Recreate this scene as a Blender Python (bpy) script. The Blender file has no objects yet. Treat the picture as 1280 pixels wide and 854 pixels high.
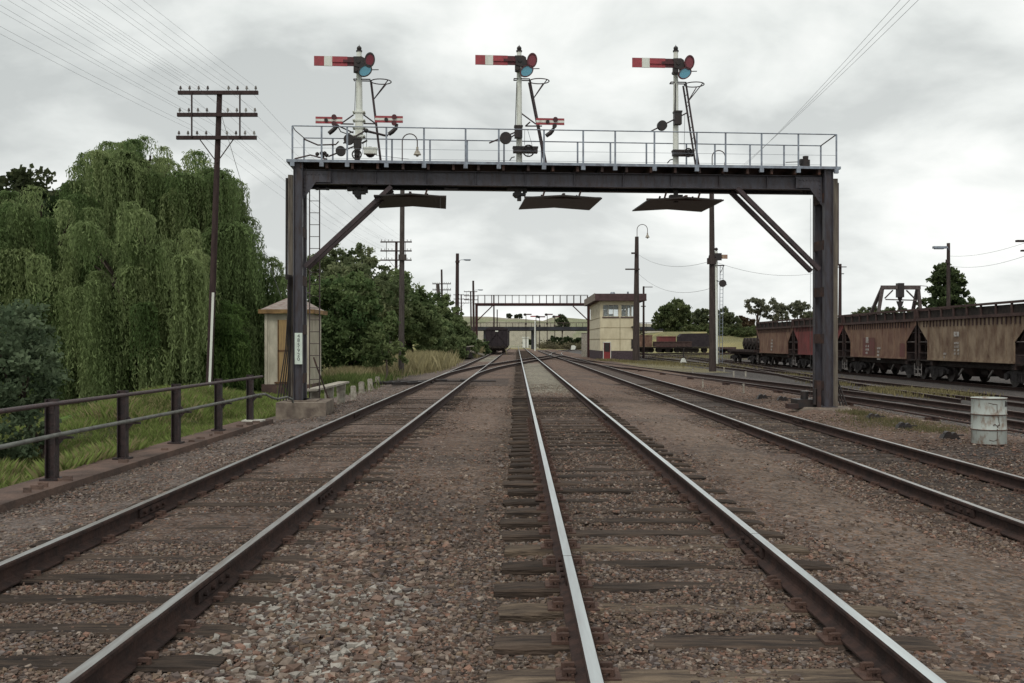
import bpy, math, random
import numpy as np
from mathutils import Vector, Matrix
R = math.radians
PI = math.pi
rnd = random.Random(7)
rng = np.random.default_rng(11)
S = bpy.context.scene
COL = S.collection

# ------------------------------------------------------------------ camera
F = 1244.0; VX = 646.5; VY = 428.0; EYE = 1.66      # metres; pixels of the 1280 px wide photograph
cam_d = bpy.data.cameras.new('camera'); cam = bpy.data.objects.new('camera', cam_d); COL.objects.link(cam)
cam.location = (0, 0, EYE); cam.rotation_euler = (R(90), 0, 0)
cam_d.sensor_width = 36.0; cam_d.lens = 36.0*F/1280.0
cam_d.shift_x = -(VX-640.0)/1280.0; cam_d.shift_y = (VY-427.0)/1280.0
cam_d.clip_start = 0.1; cam_d.clip_end = 6000
S.camera = cam

# ------------------------------------------------------------------ sky, sun, exposure
SUN_EL, SUN_AZ = R(52), R(205)       # azimuth clockwise from +Y
world = bpy.data.worlds.new('World'); S.world = world; world.use_nodes = True
nt = world.node_tree; nt.nodes.clear()
def N(t, **k):
    n = nt.nodes.new(t)
    for a, v in k.items(): setattr(n, a, v)
    return n
def L(a, b): nt.links.new(a, b)
out = N('ShaderNodeOutputWorld')
sky = N('ShaderNodeTexSky', sky_type='NISHITA'); sky.sun_disc = False
sky.sun_elevation = SUN_EL; sky.sun_rotation = SUN_AZ
bg_sky = N('ShaderNodeBackground'); bg_sky.inputs[1].default_value = 0.10
L(sky.outputs[0], bg_sky.inputs[0])
tc = N('ShaderNodeTexCoord'); sep = N('ShaderNodeSeparateXYZ'); L(tc.outputs['Generated'], sep.inputs[0])
def M(op, a, b=None, clamp=False):
    n = N('ShaderNodeMath', operation=op); n.use_clamp = clamp
    for i, v in enumerate((a, b)):
        if v is None: continue
        if isinstance(v, (int, float)): n.inputs[i].default_value = v
        else: L(v, n.inputs[i])
    return n.outputs[0]
zz = M('ADD', M('MAXIMUM', sep.outputs[2], 0.0), 0.34)
comb = N('ShaderNodeCombineXYZ'); L(M('DIVIDE', sep.outputs[0], zz), comb.inputs[0]); L(M('DIVIDE', sep.outputs[1], zz), comb.inputs[1])
comb.inputs[2].default_value = 3.7
n1 = N('ShaderNodeTexNoise'); n1.inputs['Scale'].default_value = 2.8; n1.inputs['Detail'].default_value = 9; n1.inputs['Roughness'].default_value = 0.52; n1.inputs['Distortion'].default_value = 0.25
n2 = N('ShaderNodeTexNoise'); n2.inputs['Scale'].default_value = 0.8; n2.inputs['Detail'].default_value = 3
L(comb.outputs[0], n1.inputs['Vector']); L(comb.outputs[0], n2.inputs['Vector'])
dens = M('ADD', M('MULTIPLY', n1.outputs[0], 0.62), M('MULTIPLY', n2.outputs[0], 0.38))
cr = N('ShaderNodeValToRGB'); L(dens, cr.inputs[0])
e = cr.color_ramp.elements
e[0].position = 0.40; e[0].color = (0.83, 0.84, 0.82, 1)
e[1].position = 0.585; e[1].color = (0.47, 0.495, 0.49, 1)
m_ = cr.color_ramp.elements.new(0.50); m_.color = (0.655, 0.68, 0.665, 1)
# clouds thin out and brighten towards the horizon
hz = M('SUBTRACT', 1.0, M('DIVIDE', M('MAXIMUM', sep.outputs[2], 0.0), 0.30), True)
br = N('ShaderNodeMixRGB', blend_type='MIX'); L(M('MULTIPLY', hz, 0.33), br.inputs[0]); L(cr.outputs[0], br.inputs[1]); br.inputs[2].default_value = (0.85, 0.865, 0.845, 1)
# darker cloud bank to the left (west)
lf = M('MULTIPLY', sep.outputs[0], -0.38); lf = M('ADD', lf, 0.0, True)
dk = N('ShaderNodeMixRGB', blend_type='MULTIPLY'); L(lf, dk.inputs[0]); L(br.outputs[0], dk.inputs[1]); dk.inputs[2].default_value = (0.52, 0.55, 0.57, 1)
bg_c = N('ShaderNodeBackground'); bg_c.inputs[1].default_value = 1.0; L(dk.outputs[0], bg_c.inputs[0])
gap = N('ShaderNodeValToRGB'); L(n1.outputs[0], gap.inputs[0])
gap.color_ramp.elements[0].position = 0.20; gap.color_ramp.elements[0].color = (0.55, 0.55, 0.55, 1)
gap.color_ramp.elements[1].position = 0.33; gap.color_ramp.elements[1].color = (1, 1, 1, 1)
mx = N('ShaderNodeMixShader'); L(gap.outputs[0], mx.inputs[0]); L(bg_sky.outputs[0], mx.inputs[1]); L(bg_c.outputs[0], mx.inputs[2])
L(mx.outputs[0], out.inputs[0])
sd = bpy.data.lights.new('sun', 'SUN'); sd.energy = 1.15; sd.angle = R(16); sd.color = (1.0, 0.96, 0.90)
so = bpy.data.objects.new('sun', sd); COL.objects.link(so)
sv = Vector((math.sin(SUN_AZ)*math.cos(SUN_EL), math.cos(SUN_AZ)*math.cos(SUN_EL), math.sin(SUN_EL)))
so.rotation_euler = sv.to_track_quat('Z', 'Y').to_euler()
so.location = (0, -20, 40)
S.view_settings.view_transform = 'Standard'; S.view_settings.look = 'None'
S.view_settings.exposure = 0.34; S.view_settings.gamma = 1.0; S.view_settings.use_curve_mapping = False
S.cycles.max_bounces = 10; S.cycles.diffuse_bounces = 7; S.cycles.transmission_bounces = 8; S.cycles.transparent_max_bounces = 12
S.cycles.use_denoising = True

# ------------------------------------------------------------------ helpers
def W(px, py, Y):
    "world point seen at a photograph pixel, at distance Y along the track"
    return Vector(((px-VX)/F*Y, Y, EYE-(py-VY)/F*Y))
def tag(o, label=None, cat=None, group=None, kind=None):
    if label: o['label'] = label
    if cat: o['category'] = cat
    if group: o['group'] = group
    if kind: o['kind'] = kind
    return o
ORG = {}
def root(name, loc, label=None, cat=None, group=None, rz=0.0):
    o = bpy.data.objects.new(name, None); COL.objects.link(o)
    o.location = loc; o.rotation_euler = (0, 0, rz); o.empty_display_size = 0.2
    ORG[o.name] = Vector((0, 0, 0)) if rz else Vector(loc)
    return tag(o, label, cat, group)
def link(name, me, mats, parent=None, loc=None):
    o = bpy.data.objects.new(name, me); COL.objects.link(o)
    if not isinstance(mats, (list, tuple)): mats = [mats]
    for m in mats: me.materials.append(m)
    if parent is not None:
        o.parent = parent; ORG[o.name] = ORG[parent.name]
    else:
        o.location = loc or (0, 0, 0); ORG[o.name] = Vector(loc or (0, 0, 0))
    return o
class MB:
    def __init__(s): s.v = []; s.f = []; s.m = []; s.sm = []
    def add(s, vs, fs, mi=0, smooth=False):
        b = len(s.v); s.v += [tuple(p) for p in vs]
        for f in fs: s.f.append(tuple(b+i for i in f)); s.m.append(mi); s.sm.append(smooth)
        return s
    def box(s, c, d, mi=0, rot=None):
        x, y, z = d[0]/2, d[1]/2, d[2]/2
        vs = [Vector((a*x, b*y, e*z)) for e in (-1, 1) for a, b in ((-1, -1), (1, -1), (1, 1), (-1, 1))]
        if rot is not None: vs = [rot @ p for p in vs]
        c = Vector(c)
        return s.add([c+p for p in vs], [(3, 2, 1, 0), (4, 5, 6, 7), (0, 1, 5, 4), (1, 2, 6, 5), (2, 3, 7, 6), (3, 0, 4, 7)], mi)
    def bb(s, x0, x1, y0, y1, z0, z1, mi=0): return s.box(((x0+x1)/2, (y0+y1)/2, (z0+z1)/2), (abs(x1-x0), abs(y1-y0), abs(z1-z0)), mi)
    def beam(s, p0, p1, w, h, up=(0, 0, 1), mi=0):
        p0, p1 = Vector(p0), Vector(p1); d = p1-p0; ln = d.length; d.normalize()
        up = Vector(up)
        if abs(d.dot(up)) > 0.98: up = Vector((0, 1, 0))
        sx = d.cross(up).normalized(); u = sx.cross(d).normalized()
        return s.box((p0+p1)/2, (w, ln, h), mi, Matrix((sx, d, u)).transposed())
    def cyl(s, p0, p1, r0, r1=None, n=8, mi=0, caps=True, smooth=True):
        p0, p1 = Vector(p0), Vector(p1); r1 = r0 if r1 is None else r1
        d = (p1-p0).normalized(); a = Vector((0, 0, 1)) if abs(d.z) < 0.9 else Vector((0, 1, 0))
        u = d.cross(a).normalized(); w = d.cross(u)
        vs = []
        for p, r in ((p0, r0), (p1, r1)):
            for i in range(n):
                t = 2*PI*i/n; vs.append(p+u*(r*math.cos(t))+w*(r*math.sin(t)))
        s.add(vs, [(i, (i+1) % n, n+(i+1) % n, n+i) for i in range(n)], mi, smooth)
        if caps:
            s.add(vs[:n], [tuple(range(n))[::-1]], mi); s.add(vs[n:], [tuple(range(n))], mi)
        return s
    def tube(s, pts, r, n=6, mi=0):
        pts = [Vector(p) for p in pts]; rr = r if isinstance(r, (list, tuple)) else [r]*len(pts)
        rings = []; pu = None
        for i, p in enumerate(pts):
            d = (pts[min(i+1, len(pts)-1)]-pts[max(i-1, 0)]).normalized()
            if pu is None:
                a = Vector((0, 0, 1)) if abs(d.z) < 0.9 else Vector((0, 1, 0)); pu = d.cross(a).normalized()
            pu = (pu-d*pu.dot(d)).normalized(); w = d.cross(pu)
            rings.append([p+pu*(rr[i]*math.cos(2*PI*k/n))+w*(rr[i]*math.sin(2*PI*k/n)) for k in range(n)])
        vs = [q for g in rings for q in g]; fs = []
        for i in range(len(pts)-1):
            for k in range(n): fs.append((i*n+k, i*n+(k+1) % n, (i+1)*n+(k+1) % n, (i+1)*n+k))
        s.add(vs, fs, mi, True)
        s.add(rings[0], [tuple(range(n))[::-1]], mi); s.add(rings[-1], [tuple(range(n))], mi)
        return s
    def prism(s, poly, y0, y1, mi=0, M4=None):
        "poly: (x, z) points, extruded along y"
        n = len(poly); vs = [Vector((x, y0, z)) for x, z in poly]+[Vector((x, y1, z)) for x, z in poly]
        if M4 is not None: vs = [M4 @ p for p in vs]
        return s.add(vs, [tuple(range(n)), tuple(range(n, 2*n))[::-1]]+[(i, n+i, n+(i+1) % n, (i+1) % n) for i in range(n)], mi)
    def ellipse(s, c, rx, rz, y0, y1, tilt=0.0, n=20, mi=0):
        ca, sa = math.cos(tilt), math.sin(tilt)
        poly = []
        for i in range(n):
            t = 2*PI*i/n; a, b = rx*math.cos(t), rz*math.sin(t)
            poly.append((c[0]+a*ca-b*sa, c[1]+a*sa+b*ca))
        return s.prism(poly, y0, y1, mi)
    def sphere(s, c, r, n=8, mi=0):
        c = Vector(c); vs = []; fs = []; m = n//2
        for j in range(1, m):
            th = PI*j/m
            for i in range(n): vs.append(c+Vector((r*math.sin(th)*math.cos(2*PI*i/n), r*math.sin(th)*math.sin(2*PI*i/n), r*math.cos(th))))
        top = len(vs); vs.append(c+Vector((0, 0, r))); vs.append(c-Vector((0, 0, r)))
        for j in range(m-2):
            for i in range(n): fs.append((j*n+i, (j+1)*n+i, (j+1)*n+(i+1) % n, j*n+(i+1) % n))
        for i in range(n): fs.append((top, i, (i+1) % n)); fs.append((top+1, (m-2)*n+(i+1) % n, (m-2)*n+i))
        return s.add(vs, fs, mi, True)
    def build(s, name, mats, parent=None, loc=None, label=None):
        me = bpy.data.meshes.new(name)
        off = ORG[parent.name] if parent is not None else Vector(loc or (0, 0, 0))
        me.from_pydata([(p[0]-off.x, p[1]-off.y, p[2]-off.z) for p in s.v], [], s.f)
        me.polygons.foreach_set('material_index', s.m); me.polygons.foreach_set('use_smooth', s.sm)
        me.update()
        o = link(name, me, mats, parent, loc)
        if label: o['label'] = label
        return o
def fast_mesh(name, co, faces, mats, col=None, parent=None, loc=None, nside=None, attr=None):
    "numpy vertices and equal-sided faces"
    me = bpy.data.meshes.new(name); k = faces.shape[1]
    off = ORG[parent.name] if parent is not None else Vector(loc or (0, 0, 0))
    co = co-np.array(off)
    me.vertices.add(len(co)); me.vertices.foreach_set('co', co.astype(np.float32).ravel())
    me.loops.add(faces.size); me.loops.foreach_set('vertex_index', faces.astype(np.int32).ravel())
    me.polygons.add(len(faces)); me.polygons.foreach_set('loop_start', np.arange(0, faces.size, k, dtype=np.int32))
    try: me.polygons.foreach_set('loop_total', np.full(len(faces), k, dtype=np.int32))
    except Exception: pass
    me.polygons.foreach_set('use_smooth', np.zeros(len(faces), bool))
    me.update(calc_edges=True)
    if col is not None:
        a = me.color_attributes.new('Col', 'FLOAT_COLOR', 'POINT')
        c4 = np.ones((len(co), 4), np.float32); c4[:, :3] = col; a.data.foreach_set('color', c4.ravel())
    return link(name, me, mats, parent, loc)
def copy_tree(o, parent=None):
    c = o.copy(); COL.objects.link(c)
    if parent is not None: c.parent = parent
    for ch in list(o.children): copy_tree(ch, c)
    return c

# ------------------------------------------------------------------ materials
def mat(name, col, rough=0.7, metal=0.0, col2=None, scale=4.0, amt=0.5, bump=0.0, bscale=None, rand=0.0, stretch=None, spec=None, detail=6, lo=0.38, hi=0.62):
    m = bpy.data.materials.new(name); m.use_nodes = True; t = m.node_tree; b = t.nodes['Principled BSDF']
    b.inputs['Roughness'].default_value = rough; b.inputs['Metallic'].default_value = metal
    b.inputs['Specular IOR Level'].default_value = spec if spec is not None else (.12 if rough >= .75 and metal == 0 else .35)
    tcn = t.nodes.new('ShaderNodeTexCoord'); src = tcn.outputs['Object']
    if stretch:
        mp = t.nodes.new('ShaderNodeMapping'); mp.inputs['Scale'].default_value = stretch; t.links.new(src, mp.inputs[0]); src = mp.outputs[0]
    no = t.nodes.new('ShaderNodeTexNoise'); no.inputs['Scale'].default_value = scale; no.inputs['Detail'].default_value = detail; no.inputs['Roughness'].default_value = 0.6
    t.links.new(src, no.inputs['Vector'])
    oi = t.nodes.new('ShaderNodeObjectInfo')
    no.noise_dimensions = '4D'; mw = t.nodes.new('ShaderNodeMath'); mw.operation = 'MULTIPLY'; mw.inputs[1].default_value = 37.0
    t.links.new(oi.outputs['Random'], mw.inputs[0]); t.links.new(mw.outputs[0], no.inputs['W'])
    c2 = col2 or tuple(max(0, c*(1-amt)) for c in col)
    ra = t.nodes.new('ShaderNodeValToRGB'); t.links.new(no.outputs[0], ra.inputs[0])
    ra.color_ramp.elements[0].position = lo; ra.color_ramp.elements[0].color = (*col, 1)
    ra.color_ramp.elements[1].position = hi; ra.color_ramp.elements[1].color = (*c2, 1)
    o = ra.outputs[0]
    if rand:
        hs = t.nodes.new('ShaderNodeHueSaturation'); mr = t.nodes.new('ShaderNodeMapRange')
        t.links.new(oi.outputs['Random'], mr.inputs[0]); mr.inputs[3].default_value = 1-rand; mr.inputs[4].default_value = 1+rand
        t.links.new(mr.outputs[0], hs.inputs['Value']); t.links.new(o, hs.inputs['Color']); o = hs.outputs[0]
    t.links.new(o, b.inputs['Base Color'])
    if bump:
        n_b = t.nodes.new('ShaderNodeTexNoise'); n_b.inputs['Scale'].default_value = bscale or scale*4; n_b.inputs['Detail'].default_value = 5; t.links.new(src, n_b.inputs['Vector'])
        bu = t.nodes.new('ShaderNodeBump'); bu.inputs['Strength'].default_value = bump; bu.inputs['Distance'].default_value = 0.02
        t.links.new(n_b.outputs[0], bu.inputs['Height']); t.links.new(bu.outputs[0], b.inputs['Normal'])
    return m
def attr_mat(name, rough=0.85, trans=0.0, nscale=0, namt=0.3, bump=0.0, bscale=30):
    m = bpy.data.materials.new(name); m.use_nodes = True; t = m.node_tree; b = t.nodes['Principled BSDF']
    b.inputs['Roughness'].default_value = rough; b.inputs['Specular IOR Level'].default_value = 0.12
    a = t.nodes.new('ShaderNodeAttribute'); a.attribute_name = 'Col'; o = a.outputs['Color']
    if nscale:
        tcn = t.nodes.new('ShaderNodeTexCoord'); no = t.nodes.new('ShaderNodeTexNoise'); no.inputs['Scale'].default_value = nscale; no.inputs['Detail'].default_value = 6
        t.links.new(tcn.outputs['Object'], no.inputs['Vector'])
        mr = t.nodes.new('ShaderNodeMapRange'); t.links.new(no.outputs[0], mr.inputs[0]); mr.inputs[1].default_value = 0.3; mr.inputs[2].default_value = 0.7
        mr.inputs[3].default_value = 1-namt; mr.inputs[4].default_value = 1+namt
        hs = t.nodes.new('ShaderNodeHueSaturation'); t.links.new(o, hs.inputs['Color']); t.links.new(mr.outputs[0], hs.inputs['Value']); o = hs.outputs[0]
    t.links.new(o, b.inputs['Base Color'])
    if trans:
        tr = t.nodes.new('ShaderNodeBsdfTranslucent'); t.links.new(o, tr.inputs[0]); ms = t.nodes.new('ShaderNodeMixShader'); ms.inputs[0].default_value = trans
        t.links.new(b.outputs[0], ms.inputs[1]); t.links.new(tr.outputs[0], ms.inputs[2]); t.links.new(ms.outputs[0], t.nodes['Material Output'].inputs[0])
    return m
def glass_mat(name, col, fac=0.7, rough=0.08):
    m = bpy.data.materials.new(name); m.use_nodes = True; t = m.node_tree; b = t.nodes['Principled BSDF']
    b.inputs['Base Color'].default_value = (*col, 1); b.inputs['Roughness'].default_value = rough
    tr = t.nodes.new('ShaderNodeBsdfTransparent'); tr.inputs[0].default_value = (*[min(1, c*1.6+0.1) for c in col], 1)
    ms = t.nodes.new('ShaderNodeMixShader'); ms.inputs[0].default_value = fac
    t.links.new(tr.outputs[0], ms.inputs[1]); t.links.new(b.outputs[0], ms.inputs[2]); t.links.new(ms.outputs[0], t.nodes['Material Output'].inputs[0])
    return m
steel = mat('dark_painted_steel', (0.058, 0.056, 0.068), 0.5, 0.0, (0.042, 0.029, 0.028), 4.5, stretch=(3, 3, .7), bump=0.3, lo=.42, hi=.70)
steel_rust = mat('rusty_dark_steel', (0.048, 0.034, 0.032), 0.75, 0.0, (0.10, 0.048, 0.032), 5, bump=0.3, lo=0.45, hi=0.72)
purple_rust = mat('red_oxide_steel', (0.062, 0.042, 0.044), 0.65, 0.0, (0.036, 0.027, 0.030), 6, bump=0.2)
galv = mat('galvanised_steel', (0.27, 0.31, 0.36), 0.5, 0.15, (0.17, 0.18, 0.21), 8)
black = mat('black_casting', (0.018, 0.017, 0.018), 0.5, 0.0, (0.035, 0.025, 0.022), 9)
white_p = mat('weathered_white_paint', (0.66, 0.68, 0.62), 0.55, 0.0, (0.42, 0.38, 0.32), 7, stretch=(2, 2, .6), lo=0.5, hi=0.78)
red_p = mat('faded_red_paint', (0.33, 0.045, 0.055), 0.5, 0.0, (0.20, 0.030, 0.038), 8)
red_br = mat('bright_red_paint', (0.35, 0.055, 0.068), 0.55, 0.0, (0.25, 0.05, 0.058), 8)
red_dk = mat('sooty_red_paint', (0.10, 0.022, 0.028), 0.6, 0.0, (0.05, 0.02, 0.022), 12)
lens_b = glass_mat('blue_green_lens', (0.13, 0.34, 0.43), 0.75)
lens_r = glass_mat('red_lens', (0.22, 0.05, 0.065), 0.7)
lens_rd = glass_mat('dark_red_lens', (0.16, 0.012, 0.025), 0.85)
pane = glass_mat('window_glass', (0.55, 0.6, 0.6), 0.25, 0.03)
wood_pole = mat('grey_timber_pole', (0.115, 0.10, 0.092), 0.85, 0, (0.055, 0.044, 0.04), 6, stretch=(4, 4, .35), bump=0.5, rand=0.12)
brown_pole = mat('brown_pole_paint', (0.060, 0.040, 0.038), 0.75, 0, (0.038, 0.026, 0.026), 5, stretch=(3, 3, .5), bump=0.2)
conc = mat('weathered_concrete', (0.24, 0.20, 0.16), 0.9, 0, (0.12, 0.095, 0.08), 4, bump=0.5)
conc_lt = mat('pale_concrete', (0.40, 0.38, 0.32), 0.9, 0, (0.22, 0.19, 0.16), 9, bump=0.4, rand=0.15)
kerb_m = mat('brown_concrete_kerb', (0.155, 0.105, 0.085), 0.9, 0, (0.095, 0.07, 0.06), 3, bump=0.8, bscale=25)
wire_m = mat('wire', (0.10, 0.10, 0.10), 0.6)
insul = mat('insulator', (0.30, 0.30, 0.27), 0.3, 0, (0.05, 0.03, 0.03), 3, rand=0.3)
fence_m = mat('black_bitumen_steel', (0.022, 0.017, 0.018), 0.6, 0, (0.045, 0.028, 0.027), 9, bump=0.5)
pipe_b = mat('brown_pipe', (0.075, 0.045, 0.045), 0.55, 0, (0.05, 0.038, 0.038), 12)
pipe_g = mat('grey_green_pipe', (0.16, 0.165, 0.145), 0.6, 0, (0.085, 0.08, 0.072), 7)
# ------------------------------------------------------------------ terrain
def sstep(a, b, x): t = np.clip((x-a)/(b-a), 0, 1); return t*t*(3-2*t)
def gz(x, y):
    x = np.asarray(x, float); y = np.asarray(y, float)
    z = np.interp(x, [-60, -14, -9, -7.4, -6.0, -5.2, -4.2, -3.7, 2.45, 3.2, 4.1, 6.6, 7.4, 8.8, 9.6, 12, 22, 60],
                  [-.9, -.9, -.8, -.75, -.16, -.13, -.05, -.015, -.015, -.03, -.135, -.135, -.03, -.06, -.15, -.17, -.23, -.23])
    z = z+.012*((x > -3.3) & (x < -2.2))-.048*np.exp(-((x-.02)/.26)**4)*(x < .3)-.006*((x > .3) & (x < 1.9))-.022*((x > 1.9) & (x < 2.5))
    near = 1-sstep(24, 45, y); z = np.where(x < -6.0, z*near-.1*(1-near), z)
    z = z+1.05*np.exp(-((x+9.6)/2.3)**2-((y-27)/6.5)**2)*(x < -5.9)*sstep(-5.9, -7.4, x)
    # far hill and the bank beyond the yard
    d = np.hypot(x, y)
    hl = np.interp(x, [-900, -200, 0, 90, 200, 500, 900], [42, 33, 26, 15, 9, 12, 14])
    z = z+hl*sstep(380, 1000, y)+(2.0*np.sin(x/70.0)+1.5*np.sin(y/90+x/200))*sstep(400, 900, y)
    z = z+4.3*sstep(22, 34, x)*sstep(178, 225, y)
    z = z+1.2*(1-sstep(-26, -7, x))*sstep(48, 120, y)
    return z
def gz1(x, y): return float(gz(x, y))
xs = np.unique(np.concatenate([np.linspace(-3000, -200, 12), np.linspace(-200, -30, 18), np.linspace(-30, -9, 42), np.arange(-9, 13, .11), np.linspace(13, 40, 70), np.linspace(40, 200, 24), np.linspace(200, 3000, 14)]))
ys = np.unique(np.concatenate([np.linspace(-60, 3, 14), np.arange(3, 16, .11), np.arange(16, 40, .25), np.linspace(40, 120, 100), np.linspace(120, 400, 60), np.linspace(400, 1300, 40), np.linspace(1300, 4500, 12)]))
GX, GY = np.meshgrid(xs, ys); GZ = gz(GX, GY)
def vnoise(x, y, s, seed):
    r = np.random.default_rng(seed); g = r.random((256, 256)); x = x/s; y = y/s
    xi = np.floor(x).astype(int); yi = np.floor(y).astype(int); fx = x-xi; fy = y-yi; fx = fx*fx*(3-2*fx); fy = fy*fy*(3-2*fy)
    a = g[xi % 256, yi % 256]; b = g[(xi+1) % 256, yi % 256]; c = g[xi % 256, (yi+1) % 256]; d = g[(xi+1) % 256, (yi+1) % 256]
    return (a*(1-fx)+b*fx)*(1-fy)+(c*(1-fx)+d*fx)*fy
nearm = (1-sstep(25, 60, GY))*(np.abs(GX) < 13)
GZ = GZ+nearm*(0.028*(vnoise(GX, GY, .35, 1)-.5)*.6+0.03*(vnoise(GX, GY, 1.3, 2)-.5))+(GX < -6.3)*(GX > -40)*.25*(vnoise(GX, GY, 1.6, 3)-.5)*(1-sstep(60, 90, GY))
c_gravel = np.array([.165, .120, .098]); c_grey = np.array([.15, .125, .112]); c_red = np.array([.125, .086, .068]); c_dirt = np.array([.185, .138, .110])
c_dark = np.array([.062, .054, .050]); c_pale = np.array([.215, .195, .155]); c_grass = np.array([.085, .130, .032]); c_dry = np.array([.30, .26, .12]); c_yard = np.array([.098, .090, .086])
c_hill = np.array([.25, .23, .17]); c_soil = np.array([.07, .055, .04])  # hill tone dulled to grey-tan, with distance haze painted into it
def zone_col(x, y, noise=True):
    n1_ = vnoise(x, y, 2.2, 5)*.6+vnoise(x, y, .7, 6)*.4
    def lay(c, col, w): return c*(1-w[..., None])+col*w[..., None]
    c = np.broadcast_to(c_gravel, x.shape+(3,)).copy()
    c = lay(c, c_grey, (x < -3.7)*.8)
    c = lay(c, c_dark, ((x > -3.45) & (x < -2.05))*.15)
    c = lay(c, c_red, ((x > -1.9) & (x < 0.3))*sstep(10, 20, y)*(.3+.5*n1_))
    c = lay(c, c_dirt, np.exp(-((x+.75)/.45)**2)*sstep(7, 12, y)*(1-sstep(30, 45, y))*.6)
    c = lay(c, c_soil*1.1, np.exp(-((x-.05)/.38)**2)*.55)
    c = lay(c, c_dark, ((x > .4) & (x < 1.85))*(.12+.25*n1_)*(1-sstep(27, 33, y)))
    c = lay(c, c_pale, ((x > .42) & (x < 1.85))*sstep(30, 36, y)*(1-sstep(74, 84, y)))
    c = lay(c, c_pale, ((x > -3.4) & (x < -2.05))*sstep(84, 88, y)*(1-sstep(116, 122, y)))
    c = lay(c, c_dirt, ((x > 2.3) & (x < 4.2))*np.clip(sstep(2.5, 2.9, x)*(1-sstep(3.6, 4.0, x)), 0, 1)*.95)
    c = lay(c, c_red, ((x > 1.95) & (x < 4.4))*sstep(20, 35, y)*(.5+.3*n1_))
    c = lay(c, c_dark, ((x > 4.55) & (x < 6.1))*(.45+.5*n1_))
    c = lay(c, c_red*1.05, ((x > 6.15) & (x < 9.3))*(.7+.3*n1_))
    c = lay(c, c_dark, ((x > 6.9) & (x < 9.0))*(1-sstep(15, 18, y))*.75)
    c = lay(c, c_yard, sstep(9.0, 9.9, x))
    c = lay(c, c_dark, sstep(11.8, 12.5, x)*(.3+.4*n1_))
    c = lay(c, c_dark*.9, ((np.abs(x+2.75) < 2.4) & (y > 38) & (y < 46))*.6)
    big = vnoise(x, y, 5, 9)*.6+vnoise(x, y, 1.5, 10)*.4
    g = (x < -5.95)*1.0
    gg = lay(np.broadcast_to(c_grass, x.shape+(3,)).copy(), c_soil, (big < .36)*.7)
    gg = lay(gg, c_dry, sstep(45, 60, y)*.6)
    c = lay(c, gg, g)
    # grassy verges among the far yard tracks, the bank and the hill
    c = lay(c, c_dry*.75, ((x > 8.5) & (x < 13.0) & (y > 60) & (y < 95))*(.35+.4*big))
    c = lay(c, np.array([.12, .13, .06]), ((x > 21) & (x < 60) & (y > 120) & (y < 178))*(.2+.7*big))
    c = lay(c, c_dry*.9, ((x > 22) & (y > 170))*1.0)
    c = lay(c, np.array([.13, .13, .07]), ((x > 22) & (y > 170))*(big > .42)*.7)
    c = lay(c, c_dry, ((np.abs(x-12) < 18) & (y > 240))*.85+0*x)
    c = lay(c, c_hill, sstep(250, 330, y)*1.0)
    c = lay(c, c_grass*1.2, sstep(330, 420, y)*(vnoise(x, y, 45, 12) > .68)*.35)
    pt = vnoise(x, y, .9, 41)*.5+vnoise(x*.6, y*.25, .8, 42)*.5; c = lay(c, c_dark*1.2, (x > -5.8)*np.clip((pt-.55)*3.2, 0, 1)*.55*(1-sstep(120, 170, y)))
    k = (.8+.4*n1_)*(1-.28*((x > -5.4) & (x < 8.8))*(1-sstep(11, 26, y)))  # near ground darkened, putting the shade of gaps between stones into its colour
    return c*k[..., None]
gcol = zone_col(GX, GY)
nx, ny = len(xs), len(ys)
idx = np.arange(nx*ny).reshape(ny, nx)
fc = np.stack([idx[:-1, :-1], idx[:-1, 1:], idx[1:, 1:], idx[1:, :-1]], -1).reshape(-1, 4)
gm = attr_mat('ground_surface', 0.95, 0, 5.0, .3)
t = gm.node_tree; b = t.nodes['Principled BSDF']; b.inputs['Specular IOR Level'].default_value = 0.08
tcn = t.nodes.new('ShaderNodeTexCoord')
vo = t.nodes.new('ShaderNodeTexVoronoi'); vo.inputs['Scale'].default_value = 34; t.links.new(tcn.outputs['Object'], vo.inputs['Vector'])
hs0 = [n for n in t.nodes if n.type == 'HUE_SAT'][0]
sh = t.nodes.new('ShaderNodeSeparateColor'); t.links.new(vo.outputs['Color'], sh.inputs[0])
mr = t.nodes.new('ShaderNodeMapRange'); t.links.new(sh.outputs[0], mr.inputs[0]); mr.inputs[3].default_value = .62; mr.inputs[4].default_value = 1.42
hv = t.nodes.new('ShaderNodeHueSaturation'); t.links.new(hs0.outputs[0], hv.inputs['Color']); t.links.new(mr.outputs[0], hv.inputs['Value'])
mr2 = t.nodes.new('ShaderNodeMapRange'); t.links.new(sh.outputs[1], mr2.inputs[0]); mr2.inputs[3].default_value = .6; mr2.inputs[4].default_value = 1.35; t.links.new(mr2.outputs[0], hv.inputs['Saturation'])
t.links.new(hv.outputs[0], b.inputs['Base Color'])
bu = t.nodes.new('ShaderNodeBump'); bu.inputs['Strength'].default_value = .9; bu.inputs['Distance'].default_value = .018; bu.invert = True
t.links.new(vo.outputs['Distance'], bu.inputs['Height']); t.links.new(bu.outputs[0], b.inputs['Normal'])
ground = fast_mesh('ground', np.stack([GX, GY, GZ], -1).reshape(-1, 3), fc, gm, gcol.reshape(-1, 3))
ground.data.polygons.foreach_set('use_smooth', np.ones(len(ground.data.polygons), bool))
tag(ground, kind='structure')

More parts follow.
